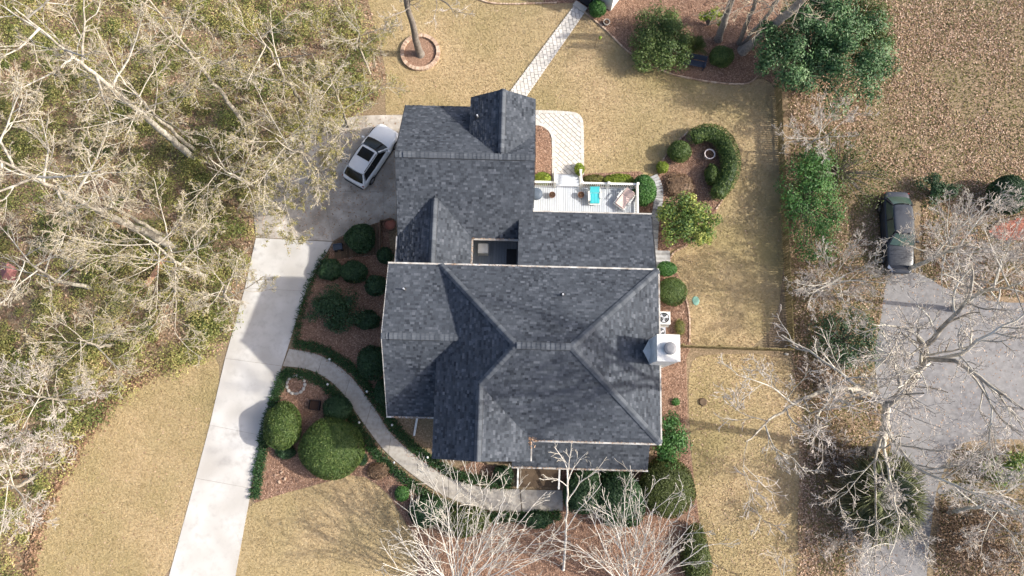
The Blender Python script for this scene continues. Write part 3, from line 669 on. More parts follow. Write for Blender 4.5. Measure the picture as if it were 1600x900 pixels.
fg.add([(u, -1.75, z) for u, z in prof] + [(u, -.51, z) for u, z in prof], [tuple(range(nn_)), tuple(range(2 * nn_ - 1, nn_ - 1, -1))] + [(i, nn_ + i, nn_ + (i + 1) % nn_, (i + 1) % nn_) for i in range(nn_)]); hp(fg, 'wall', M['siding'])
dg = MB(); prof = [(-2.6, 4.4), (.55, 4.4), (.55, 5.85), (-1.04, 6.8), (-2.6, 5.88)]
dg.add([(u, 18.95, z) for u, z in prof] + [(u, 16.2, z) for u, z in prof], [tuple(range(nn_)), tuple(range(2 * nn_ - 1, nn_ - 1, -1))] + [(i, nn_ + i, nn_ + (i + 1) % nn_, (i + 1) % nn_) for i in range(nn_)]); hp(dg, 'wall', M['siding'])
def window(c, w, h, face, name='window'):
    """face: outward direction in house axes"""
    c = Vector(c); d = Vector(face); t = Vector((-d.y, d.x, 0))
    fr = MB(); 
    for s in (-1, 1): fr.bar(c + t * s * w / 2 + Vector((0, 0, -h / 2)), c + t * s * w / 2 + Vector((0, 0, h / 2)), .09, .09)
    for s in (-1, 0, 1): fr.bar(c - t * w / 2 + Vector((0, 0, s * h / 2)), c + t * w / 2 + Vector((0, 0, s * h / 2)), .09, .07)
    f = hp(fr, name, M['white']); gl = MB(); q = c + d * .012
    gl.add([q - t * w / 2 - Vector((0, 0, h / 2)), q + t * w / 2 - Vector((0, 0, h / 2)), q + t * w / 2 + Vector((0, 0, h / 2)), q - t * w / 2 + Vector((0, 0, h / 2))], [(0, 1, 2, 3)]); hp(gl, 'pane', M['glass'], f)
for v in (.8, 2.2, 6.2, 7.6):
    for z in (1.9, 4.7): window((7.7, v, z), 1.0, 1.5, (1, 0, 0))
for v in (2.6, 6.4):
    for z in (1.9,): window((-6.95, v, z), 1.1, 1.5, (-1, 0, 0))
for u in (-3.0, -.6): window((u, -1.75, 4.6), 1.0, 1.5, (0, -1, 0)); window((u, -1.75, 1.9), 1.0, 1.5, (0, -1, 0))
for u in (4.6, 6.4): window((u, -.5, 1.9), 1.0, 1.5, (0, -1, 0))
for u in (1.8, 4.4, 6.6): window((u, 12.1, 2.3), 1.5, 1.8, (0, 1, 0))
window((-1.04, 18.95, 5.5), .9, 1.0, (0, 1, 0))
for v in (13.2, 17.0):
    gd = MB()
    for k in range(4): gd.box((-6.83, v, .37 + .56 * k), (.06, 2.7, .54))
    hp(gd, 'garage_door', M['white'])
dr = MB(); dr.box((1.7, -.52, 1.45), (1.0, .06, 2.1)); fd = hp(dr, 'front_door', M['brownwood']); kb = MB(); kb.lathe((1.35, -.57, 1.4), [(.0, -.03), (.03, -.02), (.03, .02), (0, .03)], 8, cap=False); hp(kb, 'door_knob', M['vent'], fd)
# chimney
ch = MB(); ch.box((8.06, 4.02, 4.5), (1.13, 1.34, 9.0)); chim = hp(ch, 'chimney', M['white'], label='white boxed chimney with metal cap')
ct = MB(); ct.box((8.06, 4.02, 9.03), (1.2, 1.42, .06)); hp(ct, 'chimney_cap', M['white'], chim)
cl = MB(); cl.lathe((8.1, 3.98, 9.06), [(.24, 0), (.24, .12), (.33, .13), (.335, .17), (.30, .24), (.18, .29), (0.02, .30)], 24); hp(cl, 'flue_cap', M['flue'], chim, smooth=False)
for k_ in range(22):
    cb = MB(); cb.box((8.06, 4.02, 4.75 + .19 * k_), (1.165, 1.375, .165), taper=.985); hp(cb, 'clapboard', M['white'], chim)
cr = MB(); cr.add([(7.52, 4.75, 6.72), (7.52, 3.35, 6.72), (7.1, 4.05, 7.0), (7.54, 4.05, 7.25)], [(0, 2, 3), (2, 1, 3), (0, 1, 2), (0, 3, 1)]); hp(cr, 'chimney_flashing', M['white'], chim)
# roof vents
def pipe(parent, u, v, z, h=.35, r=.05):
    mb = MB(); mb.lathe((u, v, z), [(.16, -.05), (.15, .0), (.07, .06), (.07, .08)], 12); f = hp(mb, 'vent_flashing', M['black'], parent)
    m2 = MB(); m2.lathe((u, v, z), [(r, 0), (r, h)], 10); hp(m2, 'vent_pipe', M['vent'], f)
pipe(left_roof, -6.28, 7.22, 6.57); pipe(main_roof, 2.62, 6.98, 7.36); pipe(garage_roof, -2.55, 17.95, 6.18, .3)
pl = NB(); k = 120; q = np.array([1.0, -.80, 6.36])[None] + rng.normal(size=(k, 3)) * np.array([.16, .2, .02]) - np.array(HO)[None]; pl.leaves(q, norm(rng.normal(size=(k, 3)) * .5 + np.array([0, 0, 1])), .05 + .05 * rng.random(k), .3 + .5 * rng.random(k))
lp = link('leaf_pile', pl.mesh('leaf_pile'), M['litter'], main_roof); lp['kind'] = 'stuff'; lp['label'] = 'small heap of orange leaves in the roof valley'
gl_ = NB()
for a, b, n in (((1.2, -.93, 6.3), (8, -.93, 6.3), 160), ((-7, .13, 3.88), (-4.5, .13, 3.88), 90), ((-2.7, 10.86, 4.52), (0, 10.86, 4.52), 90), ((-2.68, 9, 4.52), (-2.68, 10.7, 4.52), 70), ((-4, 8.8, 6.3), (2, 8.8, 6.3), 110), ((.2, -2.57, 3.22), (8, -2.57, 3.22), 160)):
    q = np.array(a)[None] + (np.array(b) - np.array(a))[None] * (rng.random((n, 1)) ** 1.5) + rng.normal(size=(n, 3)) * .025 - np.array(HO)[None]
    gl_.leaves(q, norm(rng.normal(size=(n, 3)) * .5 + np.array([0, 0, 1])), .025 + .035 * rng.random(n), rng.random(n) * .8)
o = link('gutter_leaves', gl_.mesh('gutter_leaves'), M['litter'], house); o['kind'] = 'stuff'
# court behind the main roof: plank floor, box, dark hatch
court = MB(); court.box((-1.35, 9.85, 2.93), (3.1, 2.9, .1)); cf = hp(court, 'balcony_floor', M['felt'])
for k in range(17):
    b_ = MB(); b_.box((-2.8 + .18 * k, 9.85, 3.0), (.172, 2.86, .05), tint=random.random()); hp(b_, 'deck_board', M['greydeck'], cf)
bx_ = MB(); bx_.box((-2.05, 10.45, 3.4), (.62, .6, .75)); hp(bx_, 'utility_box', M['siding'], label='beige box on the balcony')
hb = MB(); hb.box((-.3, 10.15, 3.06), (.62, .95, .07)); hp(hb, 'hatch', M['black'], label='black square hatch on the balcony')
# front porch: brick floor, steps, white hand rails
pf = MB(); pf.box((4.0, -1.55, .3), (7.8, 2.1, .6)); porch = hp(pf, 'porch_floor', M['redbrick'])
stp = [MB(), MB()]
stp[0].box((1.72, -3.05, .21), (2.5, .9, .42)); stp[1].box((1.72, -3.72, .12), (2.5, .44, .24))
for k_, s_ in enumerate(stp): hp(s_, 'porch_step', M['brownwood'], porch)
for u in (.45, 2.98):
    r_ = MB(); r_.bar((u, -2.4, 1.5), (u, -3.95, .95), .1, .1); hr = hp(r_, 'handrail', M['white'])
    p_ = MB(); p_.box((u, -3.9, .5), (.11, .11, .98)); hp(p_, 'post', M['white'], hr); p_ = MB(); p_.box((u, -2.45, .8), (.11, .11, 1.5)); hp(p_, 'post', M['white'], hr)
for u in (.3, 3.1, 5.5, 7.7):
    p_ = MB(); p_.box((u, -2.32, 1.85), (.18, .18, 2.6)); hp(p_, 'porch_column', M['white'])
ds = MB(); ds.tube([(-6.0, .35, 3.75), (-6.0, .5, 3.4), (-6.0, .55, .35), (-6.05, .2, .12)], .05, 6); hp(ds, 'downspout', M['white'])
dx = MB(); dx.bar((-6.05, .2, .1), (-6.2, -1.0, .08), .12, .09); hp(dx, 'downspout_extension', M['white'])

# ---------------------------------------------------------------- deck with railing and steps
DZ = .9
deck = thing('deck', 'pale raised deck with white railing behind the house', 'deck', HL(4.4, 13.9), HR)
DO = Vector((4.4, 13.9, 0))
def dp(mb, name, mat, parent=None, **k):
    me = mb.mesh(name); me.transform(Matrix.Translation(-DO)); return part(name, me, mat, parent or deck, world=False, **k)
fr = MB(); fr.box((4.4, 13.85, DZ - .17), (6.9, 3.5, .2)); dfr = dp(fr, 'deck_frame', M['brownwood'])
for k in range(46):
    b = MB(); b.box((1.0 + .151 * k, 13.85, DZ - .03), (.132, 3.52, .06), tint=random.random()); dp(b, 'deck_board', M['deck'])
def rail(a, b, n):
    a = Vector(a); b = Vector(b); r = MB(); r.bar(a + Vector((0, 0, .95)), b + Vector((0, 0, .95)), .13, .05); rr = dp(r, 'top_rail', M['white'])
    r = MB(); r.bar(a + Vector((0, 0, .12)), b + Vector((0, 0, .12)), .06, .06); dp(r, 'bottom_rail', M['white'])
    for i in range(n):
        p = a.lerp(b, (i + .5) / n); q = MB(); q.box(p + Vector((0, 0, .53)), (.05, .05, .8)); dp(q, 'baluster', M['white'], rr)
def post(u, v, z0=DZ, h=1.1):
    q = MB(); q.box((u, v, z0 + h / 2), (.13, .13, h)); pp = dp(q, 'post', M['white']); q = MB(); q.box((u, v, z0 + h + .02), (.18, .18, .05), taper=.7); dp(q, 'post_cap', M['white'], pp)
VN = 15.52
rail((1.0, VN, DZ), (2.40, VN, DZ), 11); rail((4.22, VN, DZ), (5.85, VN, DZ), 12); rail((5.98, VN, DZ), (7.78, VN, DZ), 14); rail((7.82, VN, DZ), (7.82, 12.7, DZ), 20)
for u in (2.45, 4.18, 5.92, 7.82): post(u, VN)
for k in range(4):
    q = MB(); q.box((3.31, 15.78 + .27 * k, DZ - .2 - .2 * k), (1.62, .26, .05)); dp(q, 'stair_tread', M['deck'])
    q = MB(); q.box((3.31, 15.66 + .27 * k, DZ - .125 - .2 * k), (1.60, .03, .1)); dp(q, 'stair_riser', M['white'])
for u in (2.45, 4.18):
    q = MB(); q.bar((u, VN + .08, DZ + .95), (u, VN + 1.15, .95), .12, .05); dp(q, 'stair_rail', M['white']); q = MB(); q.bar((u, VN + .05, DZ - .12), (u, VN + 1.2, .06), .06, .25); dp(q, 'stringer', M['white']); post(u, VN + 1.18, 0, 1.0)
def flower_pot(px, py, r, label, z0, rim='terra', fill='soil', group=None, name='flower_pot', twigs=True):
    c = W(px, py, z0 + .3); c.z = z0; t = thing(name, label, 'planter', c, 0, group)
    m = MB(); m.lathe(c, [(r * .72, 0), (r * .95, r * .9), (r * 1.02, r * 1.15), (r * 1.08, r * 1.2), (r * 1.08, r * 1.45), (r * .92, r * 1.45), (r * .88, r * 1.2)], 20); part('pot', m, M[rim], t)
    m = MB(); m.lathe(c, [(r * .9, r * 1.2), (r * .6, r * 1.27), (.02, r * 1.3)], 16); part('soil', m, M[fill], t)
    if twigs:
        m = MB()
        for _ in range(9):
            a = random.random() * 6.28; d = Vector((math.cos(a), math.sin(a), 0)); m.tube([c + Vector((0, 0, r * 1.25)) + d * r * .1, c + Vector((0, 0, r * 1.9)) + d * r * .6], [.012, .004], 4)
        part('dry_stem', m, M['brownleaf'], t)
    return t
flower_pot(863, 304, .2, 'brown flower pot on the deck nearer the kettle grill', DZ, group='brown pots on the deck')
flower_pot(908, 304, .2, 'brown flower pot on the deck beside the turquoise lounger', DZ, group='brown pots on the deck')
def lounger(label, px, py, rz, cush, L=1.25, Wd=.72, raised=False):
    c = W(px, py, DZ + .3); c.z = DZ; t = thing('lounge_chair', label, 'lounge chair', c, rz)
    m = MB()
    for s in (-1, 1): m.bar((s * Wd * .5, -L * .5, .30), (s * Wd * .5, L * .45, .30), .07, .06)
    for y in (-.5, 0, .45): m.bar((-Wd / 2, L * y, .30), (Wd / 2, L * y, .30), .07, .06)
    part('frame', m, M['white'], t, world=False)
    for sx in (-1, 1):
        for sy in (-.42, .38): m = MB(); m.box((sx * Wd * .5, sy * L, .14), (.06, .06, .28)); part('leg', m, M['white'], t, world=False)
    for sx in (-1, 1): m = MB(); m.box((sx * Wd * .54, 0, .5), (.09, L * .42, .04)); m.box((sx * Wd * .54, -L * .18, .4), (.05, .05, .2)); m.box((sx * Wd * .54, L * .18, .4), (.05, .05, .2)); part('armrest', m, M['white'], t, world=False)
    m = MB(); m.box((0, -L * .17, .38), (Wd * .82, L * .62, .1), taper=.94); sc_ = part('seat_cushion', m, M[cush], t, world=False)
    m = MB()
    for k in range(3): m.box((-Wd * .27 + Wd * .27 * k, -L * .17, .435), (.012, L * .58, .012))
    part('piping', m, M[cush], sc_, world=False)
    m = MB(); m.box((0, L * .31, .52), (Wd * .82, L * .36, .09), tilt=('X', RAD(32))); part('back_cushion', m, M[cush], t, world=False)
    return t
lounger('turquoise cushioned white lounge chair against the deck railing', 929, 306, 0, 'turq', 1.15, .75)
lounger('blush cushioned lounge chair turned askew in the deck corner', 976, 311, RAD(-38), 'beige', 1.35, .8)
tb = thing('side_table', 'small white low table between deck pot and turquoise lounger', 'table', HL(4.9, 14.75, DZ), HR)
m = MB(); m.box((0, 0, .4), (.5, .5, .04)); part('table_top', m, M['white'], tb, world=False)
for sx in (-1, 1):
    for sy in (-1, 1): m = MB(); m.box((sx * .2, sy * .2, .19), (.05, .05, .38)); part('leg', m, M['white'], tb, world=False)
gr = thing('kettle_grill', 'dark round kettle grill on the deck against the garage wall', 'grill', HL(1.2, 14.75, DZ), 0)
m = MB(); m.lathe((0, 0, .45), [(.12, 0), (.38, .18), (.42, .3)], 20); part('bowl', m, M['black'], gr, world=False)
m = MB(); m.lathe((0, 0, .76), [(.43, 0), (.38, .14), (.22, .24), (.02, .27)], 20); part('lid', m, M['blue_p'], gr, world=False)
for k in range(3): a = k * 2.094; m = MB(); m.bar((.15 * math.cos(a), .15 * math.sin(a), .5), (.33 * math.cos(a), .33 * math.sin(a), 0), .04, .04); part('leg', m, M['metal'], gr, world=False)

# plank walk beside the house
boards = thing('plank_walk', 'curved walk of grey weathered planks beside the sunroom', 'walkway', W(1023, 340))
bl = catmull([W(*p) for p in [(1020, 275), (1026, 287), (1029, 302), (1027, 325), (1023, 345), (1021, 365), (1020, 392)]], .1)
bl = resample(bl, 27)
pm = MB(); pm.box((0, 0, .05), (.62, .19, .1), taper=.97); PM = tinted_copies(pm.mesh('plank'), 5)
for c_ in PM: c_.materials.append(M['oldwood'])
for i in range(len(bl) - 1):
    q = (bl[i] + bl[i + 1]) / 2; d = bl[i + 1] - bl[i]
    o = link('plank', random.choice(PM), None, boards, (q.x - boards.location.x, q.y - boards.location.y, random.uniform(0, .012))); o.rotation_euler = (0, 0, math.atan2(d.y, d.x) - math.pi / 2 + random.uniform(-.03, .03))
for i in range(8):
    q = W(1033, 394 + i * 3.6) ; o = link('plank', PM[(i * 3 + 2) % 5], None, boards, (q.x - boards.location.x, q.y - boards.location.y, random.uniform(0, .012))); o.scale = (1.9, .85, 1.2); o.rotation_euler = (0, 0, HR)

# ---------------------------------------------------------------- fences
pk = MB(); pk.box((0, 0, .62), (.025, .11, 1.24), taper=1.0); pk.add([(-.012, -.055, 1.24), (.012, -.055, 1.24), (.012, .055, 1.24), (-.012, .055, 1.24), (-.012, 0, 1.3), (.012, 0, 1.3)], [(0, 1, 5, 4), (2, 3, 4, 5), (1, 2, 5), (3, 0, 4)])
PKM = tinted_copies(pk.mesh('picket'), 5)
for c_ in PKM: c_.materials.append(M['fence'])
def fence(label, pts, step, hscale=1.0):
    L = [W(*p) for p in pts]; base = (L[0] + L[-1]) / 2
    t = thing('picket_fence', label, 'fence', base)
    for a, b in zip(L[:-1], L[1:]):
        d = (b - a); ln = d.length; x = d.normalized(); y = Vector((-x.y, x.x, 0)); ang = math.atan2(x.y, x.x)
        for z in (.3, 1.05):
            m = MB(); m.bar(a + y * .045 + Vector((0, 0, z * hscale)), b + y * .045 + Vector((0, 0, z * hscale)), .05, .09); part('rail', m, M['fence'], t)
        n = int(ln / step)
        for i in range(n):
            p = a + d * ((i + .5) / n) - base
            o = link('picket', random.choice(PKM), None, t, (p.x, p.y, 0)); o.rotation_euler = (random.uniform(-.02, .02), random.uniform(-.02, .02), ang + math.pi / 2); o.scale = (1, 1, hscale * random.uniform(.97, 1.03))
        for i in range(int(ln / 2.4) + 1):
            p = a + x * min(i * 2.4, ln - .05) + y * .1; m = MB(); m.box(p + Vector((0, 0, .65 * hscale)), (.1, .1, 1.3 * hscale), rz=ang); part('post', m, M['fence'], t)
fence('mossy picket fence along the right edge of the back lawn', [(1211, 135), (1217, 260), (1224, 400), (1231, 548)], .155, .85)
fence('short mossy picket fence running from the chimney to the corner post', [(1062, 543), (1231, 549)], .16, .85)

# ---------------------------------------------------------------- edging of brick and stone
bk = MB(); bk.box((0, 0, .06), (.2, .1, .12), taper=.95); BK = tinted_copies(bk.mesh('brick'), 5)
for c_ in BK: c_.materials.append(M['brick'])
def edging(label, pts, step=.21, across=False, name='brick_edging', cat='edging'):
    L = catmull([W(*p) for p in pts], .1); t = thing(name, label, cat, L[len(L) // 2].copy())
    off = t.location
    soldier(t, [p - off for p in L], .0, step, BK, 'brick', across, .06); return t
edging('curved brick edging between back lawn and the shaded corner bed', [(898, 8), (920, 25), (945, 46), (985, 84), (1040, 113), (1100, 127), (1150, 132), (1172, 129), (1184, 118)])
edging('brick edging of the mulch bed at the top of the back lawn', [(740, -4), (765, 5), (800, 7), (835, 6), (870, 5)])
edging('brick edging along the west side of the oval bed', [(1026, 268), (1045, 236), (1075, 206)])
edging('brick edging along the lower right of the oval bed', [(1139, 285), (1130, 310), (1118, 328)])
edging('brick edging from the plank walk round the yellowing shrub', [(1046, 410), (1052, 395), (1072, 385)])
edging('brick edging beside the air conditioners', [(1062, 440), (1071, 465), (1077, 495), (1077, 535)])
ring_c = W(657, 83)
rg = thing('brick_ring', 'round brick ring around the lawn tree', 'edging', ring_c)
RB = tinted_copies((lambda m: (m.box((0, 0, .11), (.26, .125, .22), taper=.95), m.mesh('brick'))[1])(MB()), 5)
for c_ in RB: c_.materials.append(M['brick'])
for i in range(62):
    a = 2 * math.pi * i / 62; o = link('brick', random.choice(RB), None, rg, (1.28 * math.cos(a), 1.28 * math.sin(a), random.uniform(-.01, .01))); o.rotation_euler = (0, 0, a + random.uniform(-.04, .04))
m = MB(); m.lathe((0, 0, 0), [(1.16, .0), (1.16, .06), (.6, .09), (.02, .1)], 30); part('bed_soil', m, M['mulch'], rg, world=False)
sr = thing('stone_ring', 'small ring of pale stones in the island bed by the driveway', 'edging', W(463, 601))
def stone(r, seed):
    rr = random.Random(seed); b = bmesh.new(); bmesh.ops.create_icosphere(b, subdivisions=1, radius=1)
    for v in b.verts: v.co = Vector((v.co.x * r * rr.uniform(.8, 1.15), v.co.y * r * .7 * rr.uniform(.8, 1.15), max(-.3, v.co.z) * r * .6 * rr.uniform(.8, 1.1)))
    me = bpy.data.meshes.new('stone'); b.to_mesh(me); b.free(); a = me.attributes.new('tint', 'FLOAT', 'FACE'); a.data.foreach_set('value', np.full(len(me.polygons), rr.random(), dtype=np.float32)); me.materials.append(M['stone']); return me
for i in range(13):
    a = 2 * math.pi * i / 13; o = link('stone', stone(.17, i), None, sr, (.58 * math.cos(a), .58 * math.sin(a), .08)); o.rotation_euler = (0, 0, a + math.pi / 2)
for i, (px, py) in enumerate([(432, 742), (441, 738), (446, 748), (437, 753)]):
    o = link('paving_brick', BK[i], None, None, W(px, py, .03)); o.rotation_euler = (0, 0, i * .7); o['label'] = ['left brick', 'top brick', 'right brick', 'bottom brick'][i] + ' of the four laid in the island bed mulch'; o['category'] = 'brick'; o['group'] = 'bricks in the island bed'

# ---------------------------------------------------------------- garden furniture and small things
bn = thing('garden_bench', 'navy slatted bench in the shaded corner bed', 'bench', W(1082, 103), RAD(-12))
for k in range(4): m = MB(); m.box((0, -.2 + .115 * k, .45), (1.6, .095, .035)); part('seat_slat', m, M['bench'], bn, world=False)
for k in range(4): m = MB(); m.box((0, .27 + .035 * k, .55 + .1 * k), (1.6, .03, .085), tilt=('X', RAD(-18))); part('back_slat', m, M['bench'], bn, world=False)
for s in (-1, 1):
    for y in (-.22, .24): m = MB(); m.box((s * .72, y, .22), (.06, .06, .44)); part('leg', m, M['bench'], bn, world=False)
    m = MB(); m.box((s * .77, 0, .66), (.07, .55, .04)); m.box((s * .77, -.22, .55), (.05, .05, .2)); part('armrest', m, M['bench'], bn, world=False)
flower_pot(1108, 242, .34, 'large white planter with dry soil inside the oval bed', .04, 'pinkpot')
flower_pot(948, 34, .22, 'small grey round planter near the white shed corner', .03, 'stone')
flower_pot(610, 352, .4, 'terracotta pot inside the wooden bin beside the garage', .05, 'terra', 'redbrick', twigs=False)
bn2 = thing('timber_bin', 'dark open timber bin against the garage wall', 'bin', W(604, 372))
for p, q in (((594, 345), (594, 392)), ((594, 392), (616, 396)), ((594, 345), (616, 343))):
    for k in range(3):
        a = W(*p, .12 + .2 * k); b = W(*q, .12 + .2 * k); m = MB(); m.bar(a, b, .06, .18, random.random()); part('board', m, M['brownwood'], bn2)
tw = thing('timber_landing', 'dark timber boards laid beside the driveway corner shrub', 'boards', W(560, 385))
for k in range(15):
    a = W(524 + k * 4.6, 377 - k * 2.0); b = W(526 + k * 4.6, 405 - k * .5); m = MB(); m.bar(a + Vector((0, 0, .06)), b + Vector((0, 0, .06)), .17, .05, random.random()); part('board', m, M['brownwood'], tw)
wc = thing('garden_cart', 'small slate blue garden cart on the dark timber boards', 'cart', W(530, 388, .08), RAD(10))
m = MB(); m.box((0, 0, .32), (.55, .36, .06), taper=1.05); 
for s in (-1, 1): m.box((0, s * .18, .42), (.57, .03, .2)); m.box((s * .28, 0, .42), (.03, .36, .2))
part('tray', m, M['blue_p'], wc, world=False)
for s in (-1, 1): 
    for y in (-1, 1): m = MB(); m.tube([(s * .2, y * .2 - .03, .13), (s * .2, y * .2 + .03, .13)], .12, 12); part('wheel', m, M['rubber'], wc, world=False)
m = MB(); m.tube([(.28, 0, .3), (.55, .05, .5), (.75, .08, .75)], .015, 6); part('handle', m, M['black'], wc, world=False)
tr_ = thing('nursery_tub', 'black square tub beside the round shrub in the island bed', 'tub', W(493, 633, .03), RAD(-6))
m = MB()
for s in (-1, 1): m.box((s * .33, 0, .17), (.03, .6, .34)); m.box((0, s * .3, .17), (.66, .03, .34))
part('side', m, M['black'], tr_, world=False); m = MB(); m.box((0, 0, .1), (.62, .56, .08)); part('soil', m, M['soil'], tr_, world=False)
lg = link('clay_pipe', None, None) if False else None
m = MB(); m.tube([W(526, 503, .1), W(544, 502, .1)], .11, 10); cp = link('clay_pipe', m.mesh('clay_pipe'), M['redbrick']); cp['label'] = 'short red clay pipe lying in the west bed'; cp['category'] = 'pipe'
m = MB(); m.tube(catmull([W(*p, .05) for p in [(545, 404), (556, 399), (570, 400), (580, 396), (590, 393)]], .1), .02, 6); hs = link('garden_hose', m.mesh('garden_hose'), M['stone']); hs['label'] = 'pale garden hose curving between the west bed shrubs'; hs['category'] = 'hose'
def path_light(px, py, label):
    t = thing('path_light', label, 'path light', W(px, py, 0), 0, 'path lights along the front walk')
    m = MB(); m.lathe((0, 0, 0), [(.012, 0), (.012, .34)], 6); part('stake', m, M['metal'], t, world=False)
    m = MB(); m.lathe((0, 0, .33), [(.07, 0), (.075, .03), (.04, .07), (.01, .09)], 10); part('lamp_head', m, M['white'], t, world=False)
for px, py, lb in ((517, 562, 'path light on the house side near the driveway end'), (514, 601, 'path light on the lawn side nearest the driveway'), (575, 612, 'path light beside the house side border near the left wing'), (563, 660, 'path light on the lawn side beside the big dome shrub'), (614, 664, 'path light beside the downspout extension'), (669, 714, 'path light on the house side below the front gable'), (617, 722, 'path light on the lawn side near the small lime shrub')): path_light(px, py, lb)
def ac(px, py, s, label, dark=False):
    c = W(px, py, .8); c.z = 0; t = thing('air_conditioner', label, 'air conditioner', c, HR, 'air conditioners beside the chimney')
    m = MB(); m.box((0, 0, .05), (s + .15, s + .15, .1)); part('pad', m, M['stone'], t, world=False)
    m = MB(); m.box((0, 0, .5), (s, s, .8)); part('housing', m, M['metal'] if dark else M['white'], t, world=False)
    m = MB(); m.lathe((0, 0, .9), [(s * .42, 0), (s * .42, .012), (.02, .012)], 24); fw = part('fan_well', m, M['black'], t, world=False)
    m = MB(); m.lathe((0, 0, .91), [(.07, 0), (.07, .03), (.02, .035)], 10); part('fan_hub', m, M['metal'], fw, world=False)
    for k in range(3):
        a = k * 2.094 + .4; m = MB(); m.add([Vector((math.cos(a + da) * r, math.sin(a + da) * r, .918 + .01 * da)) for r, da in ((.06, -.3), (s * .36, -.38), (s * .36, .38), (.06, .3))], [(0, 1, 2, 3)]); part('fan_blade', m, M['vent'], fw, world=False)
    for k in range(3): m = MB(); m.tube([(s * (.15 + .13 * k) * math.cos(x * .5236), s * (.15 + .13 * k) * math.sin(x * .5236), .935) for x in range(13)], .006, 4); part('guard_ring', m, M['vent'], t, world=False)
ac(1037, 497, .82, 'white air conditioner with dark fan next to the clipped shrub')
ac(1032, 519, .62, 'smaller grey air conditioner between white unit and chimney', True)
m = MB(); m.lathe(W(1087, 470, 0), [(.24, 0), (.24, .03), (.2, .05), (.02, .06)], 16, sy=1.3); o = link('valve_lid', m.mesh('valve_lid'), M['lid']); o['label'] = 'oval green valve box lid in the lawn'; o['category'] = 'lid'
st = MB(); st.lathe(W(1098, 628, 0), [(.27, 0), (.24, .12), (.2, .14), (.02, .12)], 12); o = link('tree_stump', st.mesh('tree_stump'), M['brownwood']); o['label'] = 'small dark stump in the right lawn below the fence'; o['category'] = 'stump'
o = link('field_stone', stone(.16, 99), None, None, W(1229, 553, .05)); o['label'] = 'pale stone at the lower corner of the picket fence'; o['category'] = 'stone'
fp = thing('bird_feeder', 'thin pole with yellow bird feeder on the back lawn', 'bird feeder', W(929, 76))
m = MB(); m.tube([(0, 0, 0), (0, 0, 1.5), (.06, 0, 1.65), (.18, 0, 1.65), (.22, 0, 1.55)], .012, 6); part('pole', m, M['black'], fp, world=False)
m = MB(); m.lathe((.22, 0, 1.3), [(.08, 0), (.08, .16), (.12, .18), (.01, .26)], 10); part('feeder', m, M['lime'], fp, world=False)
# shed corner at the top of the picture
SA = RAD(55)
shc = W(954, 18)
sh = thing('garden_shed', 'white garden shed whose corner shows at the top edge', 'shed', shc, SA)
m = MB(); m.box((2.0, 1.5, 1.25), (4.0, 3.0, 2.5)); part('wall', m, M['white'], sh, world=False)
m = MB(); m.add([(-.2, -.2, 2.5), (4.2, -.2, 2.5), (4.2, 3.2, 2.5), (-.2, 3.2, 2.5), (-.2, 1.5, 3.6), (4.2, 1.5, 3.6)], [(0, 1, 5, 4), (2, 3, 4, 5), (1, 2, 5), (3, 0, 4), (3, 2, 1, 0)]); part('roof', m, M['felt'], sh, world=False)
m = MB(); m.box((-.02, 1.6, 1.0), (.05, .9, 2.0)); part('door', m, M['deck'], sh, world=False)
m = MB(); m.box((0, 0, .09), (1.0, .42, .18)); o = link('stone_step', m.mesh('stone_step'), M['stone'], None, W(906, 12)); o.rotation_euler = (0, 0, pang - math.pi / 2); o['label'] = 'stone step at the top end of the paver walk'; o['category'] = 'step'
m = MB(); m.box((0, 0, .1), (1.0, .9, .2), taper=.98); o = link('door_mat', m.mesh('door_mat'), M['black'], None, W(915, -1)); o.rotation_euler = (0, 0, pang - math.pi / 2); o['label'] = 'black mat platform beyond the stone step'; o['category'] = 'mat'
# things in the left woods
br = thing('footbridge', 'mossy plank footbridge under the bare trees of the left woods', 'footbridge', W(180, 492))
a, b = W(206, 455), W(146, 538); n = 26; d = (b - a); ang = math.atan2(d.y, d.x)
for i in range(n):
    p = a + d * ((i + .5) / n) + Vector((random.uniform(-.04, .04), 0, 0)); m = MB(); m.box(p + Vector((0, 0, .34)), (d.length / n * .86, 1.25, .06), rz=ang + random.uniform(-.03, .03), tint=random.random()); part('plank', m, M['bridge'], br)
for s in (-.5, .5): nn = Vector((-d.y, d.x, 0)).normalized() * s; m = MB(); m.bar(a + nn + Vector((0, 0, .15)), b + nn + Vector((0, 0, .15)), .15, .28); part('beam', m, M['brownwood'], br)
m = MB(); m.bar(W(229, 446, .5), W(257, 403, .75), .3, .08); o = link('timber_board', m.mesh('timber_board'), M['orange']); o['label'] = 'orange timber board leaning in the left woods undergrowth'; o['category'] = 'board'
m = MB(); tp = [W(x, y, z) for x, y, z in ((-6, 412, .4), (10, 408, .9), (26, 420, .5), (22, 440, .3), (2, 436, .6), (10, 424, 1.0))]; m.add(tp, [(0, 1, 5), (1, 2, 5), (2, 3, 5), (3, 4, 5), (4, 0, 5)]); m.add([p - Vector((0, 0, .05)) for p in tp], [(1, 0, 5), (2, 1, 5), (3, 2, 5), (4, 3, 5), (0, 4, 5)]); o = link('tarp', m.mesh('tarp'), M['red']); o['label'] = 'faded red tarp at the left edge of the woods'; o['category'] = 'tarp'
